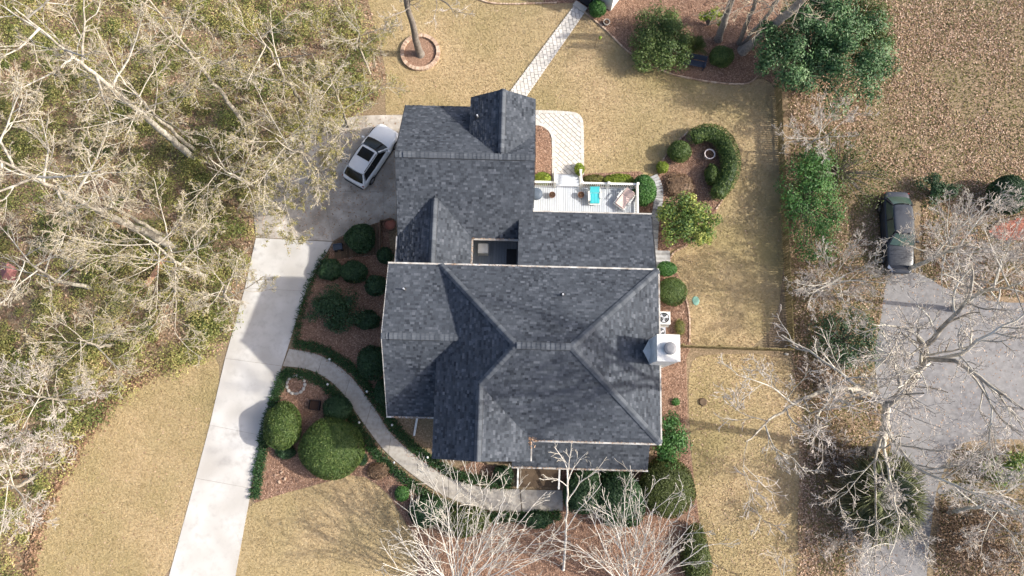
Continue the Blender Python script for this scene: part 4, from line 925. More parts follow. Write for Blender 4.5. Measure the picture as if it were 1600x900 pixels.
# brick patio on the right
bp_ = MB(); bpoly = gp([(1540, 362), (1565, 348), (1610, 338), (1660, 335), (1660, 375), (1560, 378)]); bpat = sheet('brick_patio', bpoly, .02, M['grout'])
RBK = tinted_copies((lambda m: (m.box((0, 0, .03), (.33, .16, .06), taper=.96), m.mesh('brick'))[1])(MB()), 5)
for c_ in RBK: c_.materials.append(M['redbrick'])
bx0 = np.array(bpoly).min(0); bx1 = np.array(bpoly).max(0)
for j in range(int((bx1[1] - bx0[1]) / .175)):
    for i in range(int((bx1[0] - bx0[0]) / .345)):
        x = bx0[0] + i * .345 + (j % 2) * .17; y = bx0[1] + j * .175
        if inside(bpoly, np.array([x]), np.array([y]))[0]: link('brick', random.choice(RBK), None, bpat, (x, y, .02 + random.uniform(0, .006)))
m = MB(); q = [W(*p, .12) for p in ((1545, 358), (1562, 347), (1585, 340), (1612, 335), (1650, 333))]; m.tube(catmull(q, .2), .09, 6); o = link('patio_kerb', m.mesh('patio_kerb'), M['brownwood']); o['label'] = 'dark curved timber kerb behind the red brick patio'; o['category'] = 'kerb'

# ---------------------------------------------------------------- vehicles (front towards +X of the vehicle)
def loft(secs, closed_ends=True):
    """secs: list of rings (same length) of points; returns verts, faces (quads + end caps)"""
    n = len(secs[0]); vs = [p for r in secs for p in r]; fs = []
    for k in range(len(secs) - 1):
        for i in range(n - 1): fs.append((k * n + i, k * n + i + 1, (k + 1) * n + i + 1, (k + 1) * n + i))
    if closed_ends: fs.append(tuple(range(n - 1, -1, -1))); fs.append(tuple((len(secs) - 1) * n + i for i in range(n)))
    return vs, fs
def subsurf(o, lv=2):
    md = o.modifiers.new('smooth', 'SUBSURF'); md.levels = lv; md.render_levels = lv
    o.data.polygons.foreach_set('use_smooth', np.ones(len(o.data.polygons), dtype=bool))
def vehicle(name, label, cat, loc, rz, L, Wd, Hh, mat, glass, ws, roof_span, rear, sunroof=True, rails=True):
    """ws: windscreen base x, roof_span: (front x, rear x) of the roof, rear: rear window base x, all as fractions of length from rear 0 to front 1"""
    t = thing(name, label, cat, loc, rz); X = lambda f: (f - .5) * L; w = Wd / 2; belt = Hh * .62; hoodz = Hh * .58
    secs = []
    for f, k, zt, zb in ((0.0, .78, belt * .92, .42), (.015, .88, belt * .98, .34), (.06, .96, belt, .28), (.2, 1.0, belt, .25), (.45, 1.0, belt * .99, .25), (.62, 1.0, belt * .975, .25), (.72, .995, hoodz * 1.03, .25), (.85, .97, hoodz * .97, .26), (.95, .90, hoodz * .86, .28), (.985, .80, hoodz * .76, .32), (1.0, .66, hoodz * .66, .38)):
        hw = w * k; y = [(-hw * .92, zb), (-hw, zb + .12), (-hw, (zb + zt) / 2), (-hw * .975, zt - .09), (-hw * .90, zt - .01), (-hw * .5, zt + .03), (0, zt + .045)]
        ring = y + [(-a, b) for a, b in y[-2::-1]]
        secs.append([(X(f), a, b) for a, b in ring])
    vs, fs = loft(secs); n = len(secs[0])
    for k in range(len(secs) - 1): fs.append((k * n + n - 1, k * n, (k + 1) * n, (k + 1) * n + n - 1))
    mb = MB(); mb.add(vs, fs); body = part('body', mb, mat, t, world=False); subsurf(body, 2)
    # greenhouse
    zr = Hh; zb = belt - .02; wb = w * .90; wt = w * .70
    A = X(ws); B, C = X(roof_span[0]), X(roof_span[1]); D = X(rear)
    def quad(nm, pts, m_, parent=t, th=.02):
        q = MB(); P = [Vector(p) for p in pts]; nr = (P[1] - P[0]).cross(P[2] - P[0]).normalized() * th
        k = len(P); q.add(P + [p - nr for p in P], [tuple(range(k)), tuple(range(2 * k - 1, k - 1, -1))] + [(i, k + i, k + (i + 1) % k, (i + 1) % k) for i in range(k)]); return part(nm, q, m_, parent, world=False)
    cx = (B - A); bow = .07 * L / 4.5
    # curved windscreen of three panes worth of facets
    def screen(nm, x0, x1, z0, z1, y0, y1, bulge):
        q = MB(); N_ = 7; pts = []
        for j, (x, z, y) in enumerate(((x0, z0, y0), ((x0 + x1) / 2, (z0 + z1) / 2 + .03, (y0 + y1) / 2), (x1, z1, y1))):
            for i in range(N_): s_ = -1 + 2 * i / (N_ - 1); pts.append((x + bulge * (1 - s_ * s_), s_ * y, z + .02 * (1 - s_ * s_)))
        q.add(pts, [(j * N_ + i, j * N_ + i + 1, (j + 1) * N_ + i + 1, (j + 1) * N_ + i) for j in range(2) for i in range(N_ - 1)]); return part(nm, q, glass, t, world=False, smooth=True)
    screen('windscreen', A, B + .02, zb + .07, zr - .06, wb * .93, wt * .95, bow)
    screen('rear_window', D, C - .02, zb + .06, zr - .06, wb * .88, wt * .92, -bow)
    # roof shell
    rs = []
    for f_, kz, ky in ((B + .03, -.05, .93), (B - .12, -.012, .99), ((B + C) / 2, .015, 1.03), (C + .12, -.015, .99), (C - .03, -.06, .92)):
        y = wt * ky; rs.append([(f_, s_ * y, zr + kz + .03 * (1 - s_ * s_) - (.05 if abs(s_) == 1 else 0)) for s_ in (-1, -.93, -.6, 0, .6, .93, 1)])
    vs, fs = loft(rs); q = MB(); q.add(vs, fs); rf = part('roof', q, mat, t, world=False); subsurf(rf, 2)
    for s_ in (-1, 1):
        mid = (B + C) / 2
        quad('side_window', [(A - .30, s_ * wb * .975, zb + .03), (mid + .04, s_ * wb * .985, zb + .03), (mid + .04, s_ * wt * 1.02, zr - .07), (B - .12, s_ * wt * 1.0, zr - .08)], glass)
        quad('side_window', [(mid - .04, s_ * wb * .985, zb + .03), (D + .28, s_ * wb * .96, zb + .05), (C + .12, s_ * wt * .99, zr - .08), (mid - .04, s_ * wt * 1.02, zr - .07)], glass)
        for a_, b_, nm in (((A - .02, s_ * wb * .96, zb), (B + .02, s_ * wt * .97, zr - .04), 'front_pillar'), ((mid, s_ * wb * .98, zb), (mid, s_ * wt * 1.02, zr - .05), 'middle_pillar'), ((D + .05, s_ * wb * .95, zb), (C + .02, s_ * wt * .96, zr - .05), 'rear_pillar')):
            q = MB(); q.bar(a_, b_, .09, .06); part(nm, q, M['black'] if nm[0] == 'm' else mat, t, world=False)
        if rails: q = MB(); q.tube([(B - .2, s_ * wt * .95, zr + .02), (B - .35, s_ * wt * .97, zr + .07), (C + .35, s_ * wt * .97, zr + .07), (C + .2, s_ * wt * .95, zr + .02)], .022, 6); part('roof_rail', q, M['black'], t, world=False)
        q = MB(); q.box((A - .22, s_ * (w + .1), zb + .1), (.13, .22, .15), taper=.8); mm = part('mirror', q, mat, t, world=False)
        q = MB(); q.bar((A - .2, s_ * (w - .06), zb + .04), (A - .2, s_ * (w + .08), zb + .07), .05, .05); part('mirror_arm', q, M['black'], mm, world=False)
        q = MB(); q.add([(X(.955), s_ * w * .62, hoodz * .86), (X(.985), s_ * w * .58, hoodz * .72), (X(.93), s_ * w * .92, hoodz * .74), (X(.90), s_ * w * .89, hoodz * .9)], [(0, 1, 2, 3)]); 
        for i_, v_ in enumerate(q.v): q.v[i_] = (v_[0] + .02, v_[1] * 1.015, v_[2] + .03)
        part('headlight', q, M['lamp'], t, world=False)
        q = MB(); q.box((X(.02), s_ * w * .80, belt * .86), (.06, w * .22, .10)); part('tail_light', q, M['tail'], t, world=False)
        for f_ in (.185, .82):
            c = Vector((X(f_), s_ * (w - .1), .34)); tire = MB(); 
            def ringp(r, y): return [(c.x + math.cos(k_ * math.pi / 12) * r, c.y + y, c.z + math.sin(k_ * math.pi / 12) * r) for k_ in range(24)]
            rr = [ringp(.2, -.11), ringp(.32, -.11), ringp(.345, -.07), ringp(.345, .07), ringp(.32, .11), ringp(.2, .11)]
            vs = [p for r_ in rr for p in r_]; tire.add(vs, [(k_ * 24 + i, k_ * 24 + (i + 1) % 24, (k_ + 1) * 24 + (i + 1) % 24, (k_ + 1) * 24 + i) for k_ in range(5) for i in range(24)]); wh = part('wheel', tire, M['rubber'], t, world=False)
            rim = MB(); 
            for k_ in range(5): a_ = k_ * 1.2566; rim.bar(c + Vector((0, s_ * .10, 0)), c + Vector((math.cos(a_) * .21, s_ * .10, math.sin(a_) * .21)), .07, .03)
            rim.add(ringp(.2, s_ * .085) + [tuple(c + Vector((0, s_ * .06, 0)))], [((i + 1) % 24, i, 24) for i in range(24)]); part('rim', rim, M['alloy'], wh, world=False)
            arch = MB(); a_in = [(c.x + math.cos(k_ * math.pi / 10) * .38, s_ * (w + .004), c.z + math.sin(k_ * math.pi / 10) * .38) for k_ in range(11)]; a_out = [(c.x + math.cos(k_ * math.pi / 10) * .45, s_ * (w + .02), c.z + math.sin(k_ * math.pi / 10) * .45) for k_ in range(11)]
            arch.add(a_in + a_out, [(i, i + 1, 12 + i, 11 + i) for i in range(10)]); part('wheel_arch', arch, M['black'], t, world=False)
        for xf in (.36, .58): q = MB(); q.box((X(xf), s_ * (w + .012), belt - .16), (.2, .03, .03)); part('door_handle', q, mat, t, world=False)
        q = MB(); q.box((X(.5), s_ * (w - .0), .34), (L * .5, .03, .14)); part('sill', q, M['black'], t, world=False)
    if sunroof:
        q = MB(); q.box((B - .52, 0, zr + .035), (.72, wt * 1.45, .02)); part('sunroof', q, M['glass'], t, world=False)
    q = MB(); q.box((X(.992), 0, hoodz * .55), (.06, w * 1.0, .2)); part('grille', q, M['black'], t, world=False)
    q = MB(); q.box((X(.004), 0, .42), (.08, w * 1.5, .2)); part('rear_bumper', q, M['black'], t, world=False)
    for s_ in (-.3, .3): q = MB(); q.bar((A + .06, s_ * w, zb + .1), (A - .12, s_ * w + .35, zb + .19), .025, .02); part('wiper', q, M['black'], t, world=False)
    return t
f_, r_ = W(612, 205, .8), W(547, 283, .8)
f2 = W(607, 200, .9); r2 = W(552, 282, .9); cc = (f2 + r2) / 2; ca = math.atan2(f2.y - r2.y, f2.x - r2.x)
car = vehicle('parked_car', 'white crossover car with dark sunroof parked beside the garage', 'car', (cc.x, cc.y, .045), ca, 4.62, 1.86, 1.62, M['carwhite'], M['glass'], .70, (.535, .14), .045)
lf = NB(); k = 90; q = np.column_stack([rng.uniform(-2.25, -1.2, k), rng.uniform(-.7, .7, k), rng.uniform(1.56, 1.66, k)]); q[:50, 0] = rng.uniform(-2.28, -2.02, 50); q[:50, 2] = 1.05 + rng.random(50) * .2
f3, r3 = W(1408, 430, .7), W(1402, 296, 1.0); cc = (f3 + r3) / 2; ca = math.atan2(f3.y - r3.y, f3.x - r3.x)
vehicle('parked_car', 'long dark grey car parked under the bare tree on the right', 'car', (cc.x, cc.y, .012), ca, 5.55, 1.86, 1.55, M['cardark'], M['glass_green'], .665, (.545, .20), .085, sunroof=False, rails=False)

# ---------------------------------------------------------------- vegetation
def tubes(nb, P, R, sides, tint):
    B, n, _ = P.shape
    T = np.gradient(P, axis=1); T = norm(T); ref = norm(rng.normal(size=(B, 1, 3))); X = norm(np.cross(T, np.broadcast_to(ref, T.shape))); Y = np.cross(T, X)
    a = np.arange(sides) * 2 * math.pi / sides
    V = P[:, :, None, :] + (X[:, :, None, :] * np.cos(a)[None, None, :, None] + Y[:, :, None, :] * np.sin(a)[None, None, :, None]) * R[:, :, None, None]
    b = (np.arange(B) * n * sides)[:, None, None]; k = (np.arange(n - 1) * sides)[None, :, None]; i = np.arange(sides)[None, None, :]; j = (i + 1) % sides
    F = np.stack([b + k + i, b + k + j, b + k + sides + j, b + k + sides + i], -1).reshape(-1, 4)
    nb.add(V.reshape(-1, 3), F, np.repeat(tint, (n - 1) * sides))
def grow(P0, D, L, R0, R1, n, wander, up):
    B = len(P0); P = np.zeros((B, n + 1, 3)); P[:, 0] = P0; d = norm(D)
    for i in range(n):
        P[:, i + 1] = P[:, i] + d * (L / n)[:, None]; d = norm(d + rng.normal(size=(B, 3)) * wander + np.array([0, 0, up]))
    t = np.linspace(0, 1, n + 1)[None]; return P, R0[:, None] * (1 - t) + R1[:, None] * t
def spawn(P, R, m, t0, t1, ang, ratio, rr, flat=0.0):
    B, n, _ = P.shape; t = t0 + (t1 - t0) * (np.arange(m)[None] + rng.random((B, m))) / m
    x = t * (n - 1); i = np.clip(x.astype(int), 0, n - 2); f = x - i; b = np.arange(B)[:, None]
    p = P[b, i] * (1 - f)[..., None] + P[b, i + 1] * f[..., None]; r = R[b, i] * (1 - f) + R[b, i + 1] * f
    T = norm(P[b, i + 1] - P[b, i]); L = np.linalg.norm(np.diff(P, axis=1), axis=2).sum(1)
    q = rng.normal(size=T.shape); q[..., 2] *= (1 - flat); X = norm(np.cross(np.cross(T, q), T)); a = ang * (.7 + .6 * rng.random((B, m)))[..., None]
    D = T * np.cos(a) + X * np.sin(a); Lc = L[:, None] * ratio * (1.15 - .6 * t) * (.6 + .7 * rng.random((B, m)))
    return p.reshape(-1, 3), D.reshape(-1, 3), Lc.ravel(), (r * rr).ravel()
RMIN = .009
def bare_tree(name, label, base, limbs, levels, barkm='bark', twigm='twig', group=None, leaves=0, leafm='bud', leafsize=(.022, .05), cat='tree', trunk_n=9, rmin=RMIN, up=.06, wander=.16):
    """limbs: [(points, r0, r1)] first one is the trunk. levels: (children, t0, ratio, angle, segments)"""
    t = thing(name, label, cat, base, 0, group); off = np.array(t.location)
    polys = []
    tk = NB()
    for k, (pts, r0, r1) in enumerate(limbs):
        P = catmull(pts, .5); P = np.array([tuple(p) for p in P]); n = len(P)
        P[1:-1] += rng.normal(size=(max(0, n - 2), 3)) * min(.035, r0 * .3); R = np.linspace(r0, r1, n)
        if k == 0: R[0] *= 1.35
        nb = tk if k == 0 else None
        if nb is None: nb = NB()
        tubes(nb, P[None], R[None], trunk_n if k == 0 else 7, np.array([rng.random()]))
        if k > 0: o = link('limb', nb.mesh('limb', off, True), M[barkm], t)
        q = resample([Vector(p) for p in P], 12); polys.append((np.array([tuple(v) for v in q]), np.linspace(r0, r1, 12)))
    link('trunk', tk.mesh('trunk', off, True), M[barkm], t)
    src = polys[1:] if len(polys) > 1 else polys
    P = np.stack([p for p, r in src]); R = np.stack([r for p, r in src])
    br = NB(); tw = NB(); lastP = P
    for li, (m, t0, ratio, ang, seg) in enumerate(levels):
        p, D, L, r = spawn(P, R, m, t0, 1.0, ang, ratio, .62, .0); r = np.maximum(r, rmin * 1.3)
        keep = L > .12
        p, D, L, r = p[keep], D[keep], L[keep], r[keep]
        P, R = grow(p, D, L, r, np.maximum(r * .4, rmin), seg, wander, up); R = np.maximum(R, rmin)
        big = li < len(levels) - 2
        tubes(br if big else tw, P, R, 5 if li == 0 else (4 if big else 3), rng.random(len(P))); lastP = P
    if br.n: link('branches', br.mesh('branches', off), M[barkm], t)['kind'] = 'stuff'
    if tw.n: link('twigs', tw.mesh('twigs', off), M[twigm], t)['kind'] = 'stuff'
    if leaves:
        lv = NB(); i = rng.integers(0, len(lastP), leaves); f = rng.integers(1, lastP.shape[1], leaves); q = lastP[i, f] + rng.normal(size=(leaves, 3)) * .06
        lv.leaves(q, norm(rng.normal(size=(leaves, 3)) + np.array([0, 0, .5])), leafsize[0] + rng.random(leaves) * (leafsize[1] - leafsize[0]), rng.random(leaves)); link('buds', lv.mesh('buds', off), M[leafm], t)['kind'] = 'stuff'
    return t
def auto_limbs(base, top, n, spread, r0, zfrac=.45, upk=.55, lean=None):
    """trunk from base to top plus n limbs fanning out from its upper part"""
    base = Vector(base); top = Vector(top); d = top - base; H = d.length
    mid = base.lerp(top, .5) + Vector((random.uniform(-.4, .4), random.uniform(-.4, .4), 0))
    out = [([base, mid, base.lerp(top, .82), top], r0, .025)]
    for i in range(n):
        f = zfrac + (.97 - zfrac) * (i + random.random() * .6) / n; a = i * 2.4 + random.random() * .9; s = spread * (1.15 - .55 * f) * random.uniform(.75, 1.2)
        p = base.lerp(mid, f * 2) if f < .5 else (mid.lerp(base.lerp(top, .82), (f - .5) / .32) if f < .82 else base.lerp(top, f))
        h = Vector((math.cos(a), math.sin(a), 0))
        q = p + h * s * .5 + Vector((0, 0, s * upk * .4)); e = p + h * s + Vector((0, 0, s * upk)) + Vector((random.uniform(-.4, .4), random.uniform(-.4, .4), 0))
        out.append(([p, q, e], r0 * (.5 - .3 * f), .012))
    return out

def shrub(label, px, py, rx, ry, h, mat, dens=520, leaf=.06, lump=.10, name='shrub', group=None, cat='shrub', loose=.10, flat_top=False, square=2.0, n_stems=5):
    c = W(px, py, h * .55); c.z = 0; sc = CF / (CH - h * .55) * .985; rx /= sc; ry /= sc
    t = thing(name, label, cat, c, 0, group); area = 2 * math.pi * ((rx * ry) ** .5) * (h * .6 + (rx * ry) ** .5 * .6); n = int(area * dens)
    d = norm(rng.normal(size=(n, 3))); d[:, 2] = np.where(d[:, 2] < -.55, -d[:, 2], d[:, 2])
    if square != 2.0:
        e = square; k = (np.abs(d) ** e).sum(1) ** (1 / e); d = d / k[:, None]
    ph = rng.random((8, 3)) * 6.28; fr = rng.normal(size=(8, 3)) * 3.2
    lum = sum(np.sin(d @ fr[i] + ph[i, 0]) for i in range(8)) / 8 * 2
    rad = 1 + lump * lum - loose * rng.random(n) ** 1.5 * 2
    P = d * rad[:, None] * np.array([rx, ry, h * .5]) + np.array([0, 0, h * .5]); P[:, 2] = np.maximum(P[:, 2], .03)
    N_ = norm(d / np.array([rx, ry, h * .5]) * min(rx, ry) + rng.normal(size=(n, 3)) * .55)
    nb = NB(); tint = np.clip(.5 + .22 * rng.normal(size=n) + .12 * lum, 0, 1); nb.leaves(P, N_, leaf * (.6 + .8 * rng.random(n)), tint, .5)
    # inner mass so the shrub is not see-through
    b = bmesh.new(); bmesh.ops.create_icosphere(b, subdivisions=3, radius=1); V = np.array([v.co for v in b.verts]); F = np.array([[v.index for v in f.verts] for f in b.faces]); b.free()
    if square != 2.0: V = V / ((np.abs(V) ** square).sum(1) ** (1 / square))[:, None]
    lv = sum(np.sin(V @ fr[i] + ph[i, 0]) for i in range(8)) / 8 * 2
    V = V * ((.86 - loose) * (1 + lump * lv) + .04 * rng.normal(size=len(V)))[:, None] * np.array([rx, ry, h * .5]) + np.array([0, 0, h * .5]); V[:, 2] = np.maximum(V[:, 2], .02)
    nb.add(V, F, np.clip(.4 + .2 * rng.normal(size=len(F)), 0, 1)); link('foliage', nb.mesh('foliage'), M[mat], t)
    m = MB()
    for i in range(n_stems):
        a = i * 2.4; m.tube([(0, 0, 0), (math.cos(a) * rx * .35, math.sin(a) * ry * .35, h * .45)], [.035, .015], 5)
    link('stem', m.mesh('stem'), M['darkbark'], t)
    return t
def loose_shrub(label, px, py, rx, ry, h, mat, n=2600, leaf=.085, clumps=26, name='shrub', cat='shrub', group=None, twigs=True, bark='darkbark', crown='foliage', spread=.2, tone=.14):
    """open crown of leaf clumps on stems"""
    c = W(px, py, h * .6); c.z = 0; sc = CF / (CH - h * .6) * .985; rx /= sc; ry /= sc
    t = thing(name, label, cat, c, 0, group); nb = NB(); m = MB(); per = n // clumps
    for k in range(clumps):
        d = norm(rng.normal(size=3)); d[2] = abs(d[2]) * .9 - .15; r = rng.random() ** .4
        q = d * r * np.array([rx, ry, h * .42]) + np.array([0, 0, h * .55]); q[2] = max(q[2], .2); cr = spread * (rx + ry) * (.6 + .6 * rng.random())
        e = norm(rng.normal(size=(per, 3))); P = q + e * (rng.random((per, 1)) ** .4) * np.array([cr, cr, cr * .65]); P[:, 2] = np.maximum(P[:, 2], .04)
        nb.leaves(P, norm(e + np.array([0, 0, .7]) + rng.normal(size=(per, 3)) * .5), leaf * (.6 + .8 * rng.random(per)), np.clip(rng.normal() * tone + .5 + .22 * rng.normal(size=per), 0, 1), .48)
        if twigs: m.tube([(0, 0, .02), tuple(q * np.array([.45, .45, .6])), tuple(q)], [.05, .03, .01], 5)
    link(crown, nb.mesh(crown), M[mat], t)
    link('stem' if crown == 'foliage' else 'trunk', m.mesh('stem'), M[bark], t)
    return t

# west bed
G = 'shrubs in the west bed'
shrub('large glossy dark shrub at the driveway corner by the timber boards', 563, 372, 24, 23, 1.7, 'dark', leaf=.08, lump=.14)
shrub('small dark shrub against the wall below the timber bin', 601, 399, 13, 13, .9, 'dark', group=G)
shrub('dark round shrub nearest the driveway in the west bed', 516, 421, 19, 18, 1.1, 'dark', lump=.14, group=G)
shrub('dark round shrub between driveway shrub and the left wing', 553, 424, 21, 18, 1.1, 'dark', lump=.14, group=G)
shrub('dark shrub tight against the upper corner of the left wing', 588, 446, 18, 17, 1.0, 'dark', group=G)
loose_shrub('broad dark spreading shrub in the middle of the west bed', 524, 481, 43, 32, 1.5, 'dark', 6500, .07, 40, group=G)
shrub('dark shrub just right of the broad spreading shrub', 574, 500, 20, 16, .9, 'dark', lump=.14, group=G)
shrub('tall oval dark shrub against the left gable wall', 580, 566, 22, 27, 1.5, 'dark', group=G)
shrub('narrow dark shrub beside the walk at the left wing corner', 598, 612, 13, 20, 1.1, 'dark', group=G)
# island bed
shrub('clipped round bush overhanging the driveway edge', 441, 666, 29, 36, 1.9, 'box', 800, .05, .07, loose=.09)
shrub('largest clipped dome bush in the island bed', 518, 701, 49, 46, 2.0, 'box', 800, .05, .05, loose=.08)
shrub('dark round bush beside the black tub', 527, 638, 23, 20, 1.2, 'dark', 700, .05, .06)
shrub('tiny dark bush right of the big dome bush', 565, 717, 10, 10, .5, 'dark', 700, .045)
shrub('small lime green tuft shrub near the myrtles', 628, 771, 11, 11, .5, 'green', 700, .05)
shrub('low brown bare bush between dome bush and walk', 591, 736, 17, 13, .4, 'brownleaf', 500, .05, .15)
shrub('low dark sprawling shrub below the clipped round bush', 446, 706, 16, 10, .6, 'dark', 500, .06, .15)
# patio and deck
shrub('lime yellow shrub at the patio bed by the garage wall', 848, 279, 13, 11, .8, 'lime', 700, .06, .12)
shrub('small lime yellow shrub beside the deck stair post', 905, 264, 8, 11, .7, 'lime', 700, .055, .12)
shrub('low olive shrub in front of the deck near the stairs', 928, 281, 17, 9, .6, 'olive', 600, .055, .14)
shrub('low yellow olive shrub in front of the deck railing', 967, 281, 25, 10, .7, 'lime', 600, .05, .14)
shrub('rounded green bush at the deck corner', 1006, 297, 20, 26, 1.5, 'green', 700, .06, .07)
# oval bed
shrub('clipped round bush at the left edge of the oval bed', 1062, 236, 20, 18, 1.3, 'box', 800, .045, .05)
shrub('small lime ball bush below the clipped round bush', 1035, 261, 10, 10, .7, 'lime', 800, .045, .06)
shrub('grey green mound beside the white planter', 1113, 273, 12, 18, 1.0, 'box', 700, .05, .1)
shrub('sparse brown mound in the middle of the oval bed', 1062, 290, 26, 22, .5, 'brownleaf', 260, .05, .15)
loose_shrub('broad yellowing shrub in the lower oval bed by the plank walk', 1076, 343, 48, 44, 2.4, 'mixed', 8500, .085, 60, spread=.15, tone=.2)
ch_pts = catmull([W(*p, .9) for p in [(1086, 212), (1105, 206), (1127, 214), (1140, 238), (1142, 262), (1134, 285), (1122, 302)]], .25)
hd = thing('crescent_hedge', 'clipped crescent hedge curving round the oval bed', 'hedge', Vector((ch_pts[len(ch_pts) // 2].x, ch_pts[len(ch_pts) // 2].y, 0)))
hn = NB(); offh = np.array(hd.location)
for i, p in enumerate(ch_pts):
    rr = .72 * (.75 + .3 * math.sin(math.pi * (i + 1.5) / (len(ch_pts) + 2))); k = 330; d = norm(rng.normal(size=(k, 3))); d[:, 2] = np.abs(d[:, 2]) * .95 - .1
    P = np.array([p.x, p.y, .75]) + d * (1 - .12 * rng.random((k, 1))) * np.array([rr, rr, .75]); P[:, 2] = np.maximum(P[:, 2], .05)
    hn.leaves(P, norm(d + .5 * rng.normal(size=(k, 3))), .05 * (.6 + .8 * rng.random(k)), np.clip(.5 + .24 * rng.normal(size=k), 0, 1), .5)
link('foliage', hn.mesh('foliage', offh), M['box'], hd)
m = MB(); m.tube([p - hd.location + Vector((0, 0, -.3)) for p in ch_pts], .5, 8); link('inner_branches', m.mesh('inner_branches'), M['dark'], hd)
# east and south beds
shrub('small bright green bush at the end of the plank walk', 1042, 420, 16, 12, .8, 'green', 700, .055)
shrub('clipped olive green bush above the air conditioner', 1051, 455, 23, 23, 1.0, 'box', 800, .045, .05)
shrub('green tuft beside the lower east bed border', 1056, 628, 6, 6, .3, 'green', 600, .05)
shrub('thin twiggy tuft beside the air conditioners', 1063, 512, 9, 14, .5, 'olive', 200, .04, .2)
loose_shrub('leafy green shrub at the lower right corner of the house', 1046, 688, 31, 36, 2.0, 'green', 4800, .075, 34)
shrub('large rounded mossy green shrub below the house corner', 1043, 762, 42, 44, 1.7, 'moss', 700, .05, .06)
shrub('low green shrub at the bottom of the right bed', 1088, 868, 22, 42, 1.1, 'moss', 500, .06, .12)
shrub('small green shrub between front gable and the porch steps', 786, 741, 15, 13, .9, 'dark', 600, .06, .12)
shrub('glossy dark shrub right of the porch steps', 912, 768, 30, 32, 1.5, 'dark', 500, .08, .14)
shrub('glossy dark shrub mass left of the mossy round shrub', 968, 778, 36, 40, 1.6, 'dark', 500, .08, .14)
shrub('dark green shrub under the left bare myrtle', 665, 800, 26, 22, .9, 'dark', 480, .07, .15)
shrub('dark green shrub below the walk left of the landing', 725, 815, 36, 22, 1.0, 'moss', 480, .07, .15)
shrub('low green shrub under the right bare myrtle', 838, 812, 24, 12, .6, 'dark', 480, .07, .15)
# corner bed at the top
loose_shrub('large dense green hedge shrub left of the bench', 1034, 62, 54, 58, 2.0, 'box', 14000, .07, 80, spread=.15, tone=.18)
shrub('rounded dark bush right of the navy bench', 1128, 88, 21, 18, 1.2, 'box', 650, .055, .08)
loose_shrub('small lime leafed sapling in the corner bed', 1112, 26, 22, 16, 1.8, 'lime', 900, .08, 14)
shrub('bright green shrub beside the white shed corner', 934, 13, 15, 14, 1.2, 'green', 700, .055, .1)
loose_shrub('big glossy evergreen tree beside the corner bed', 1294, 76, 112, 102, 6.0, 'blue', 26000, .09, 120, name='evergreen_tree', cat='tree', crown='crown', spread=.105, tone=.2)
loose_shrub('yellow green small tree behind the glossy evergreen', 1362, 42, 34, 62, 4.2, 'moss', 3500, .09, 30, name='small_tree', cat='tree', crown='crown')
# neighbouring lot
loose_shrub('bright green shrubby thicket along the outside of the fence', 1270, 312, 48, 100, 2.6, 'green', 8500, .075, 70, spread=.15, tone=.2)
loose_shrub('olive thicket between fence shrubs and dark car', 1322, 262, 80, 72, 2.0, 'moss', 4200, .06, 70, spread=.13)
shrub('dark round evergreen shrub by the brick patio', 1576, 304, 32, 31, 2.2, 'dark', 650, .07, .08)
loose_shrub('dark loose shrub above the dark car', 1466, 296, 32, 24, 1.5, 'dark', 2200, .075, 24)
loose_shrub('dark spreading shrub beside the parking area', 1326, 530, 56, 44, 2.0, 'dark', 4200, .075, 36)
loose_shrub('green and yellow shrub below the parking area', 1572, 732, 38, 26, 1.4, 'mixed', 2200, .08, 22)
loose_shrub('brown leafed thicket at the lower right corner', 1540, 850, 78, 66, 1.5, 'brownleaf', 6500, .06, 50)
loose_shrub('brown leafed shrub left of the lower parking lane', 1298, 690, 40, 60, .9, 'brownleaf', 2600, .055, 34)
loose_shrub('brown thicket between right lawn and parking area', 1290, 600, 36, 46, 1.0, 'brownleaf', 1800, .055, 28)
# sago palm and fan palm
def sago(label, px, py, L, n, mat, name, h0, cat='palm', fan=False):
    c = W(px, py, h0); c.z = 0; t = thing(name, label, cat, c); nb = NB(); m = MB(); m.tube([(0, 0, 0), (0, 0, h0)], [.2, .16], 10); link('trunk', m.mesh('trunk'), M['darkbark'], t)
    for i in range(n):
        a = i * 2.39996; el = RAD(72 if fan else 68) * (1 - i / n) - RAD(8); l = L * random.uniform(.85, 1.12)
        d = np.array([math.cos(a) * math.cos(el), math.sin(a) * math.cos(el), math.sin(el)]); side = np.array([-math.sin(a), math.cos(a), 0])
        if not fan:
            k = 24
            for j in range(k):
                f = (j + 2) / (k + 2); p = np.array([0, 0, h0]) + d * l * f - np.array([0, 0, l * .35 * f * f])
                for s in (-1, 1):
                    q = p + side * s * .24 * math.sin(math.pi * min(1, f * .85 + .12)) + d * .07; w = d * .016
                    nb.add(np.array([p - w, p + w, q]), np.array([[0, 1, 2]]), np.array([random.random()]))
        else:
            st = np.array([0, 0, h0]) + d * l * .36; base = np.array([0, 0, h0]); w = side * .02
            nb.add(np.array([base - w, base + w, st + w, st - w]), np.array([[0, 1, 2, 3]]), np.array([.8])); up = np.cross(d, side)
            for j in range(26):
                b_ = RAD(-80 + 160 * j / 25); e = d * math.cos(b_) + side * math.sin(b_); le = l * .62 * (1 - .3 * abs(b_) / 1.4) * random.uniform(.85, 1.1)
                tip = st + e * le - np.array([0, 0, le * random.uniform(.15, .4)]); md = st + e * le * .55 + up * .02; ww = np.cross(e, up) * .024
                nb.add(np.array([st, md - ww, tip, md + ww]), np.array([[0, 1, 2], [0, 2, 3]]), np.full(2, np.clip(random.gauss(.5, .25), 0, 1)))
    link('fronds', nb.mesh('fronds'), M[mat], t); return t
sago('dark feathery sago palm behind the navy bench', 1086, 72, 1.0, 30, 'moss', 'sago_palm', .5)
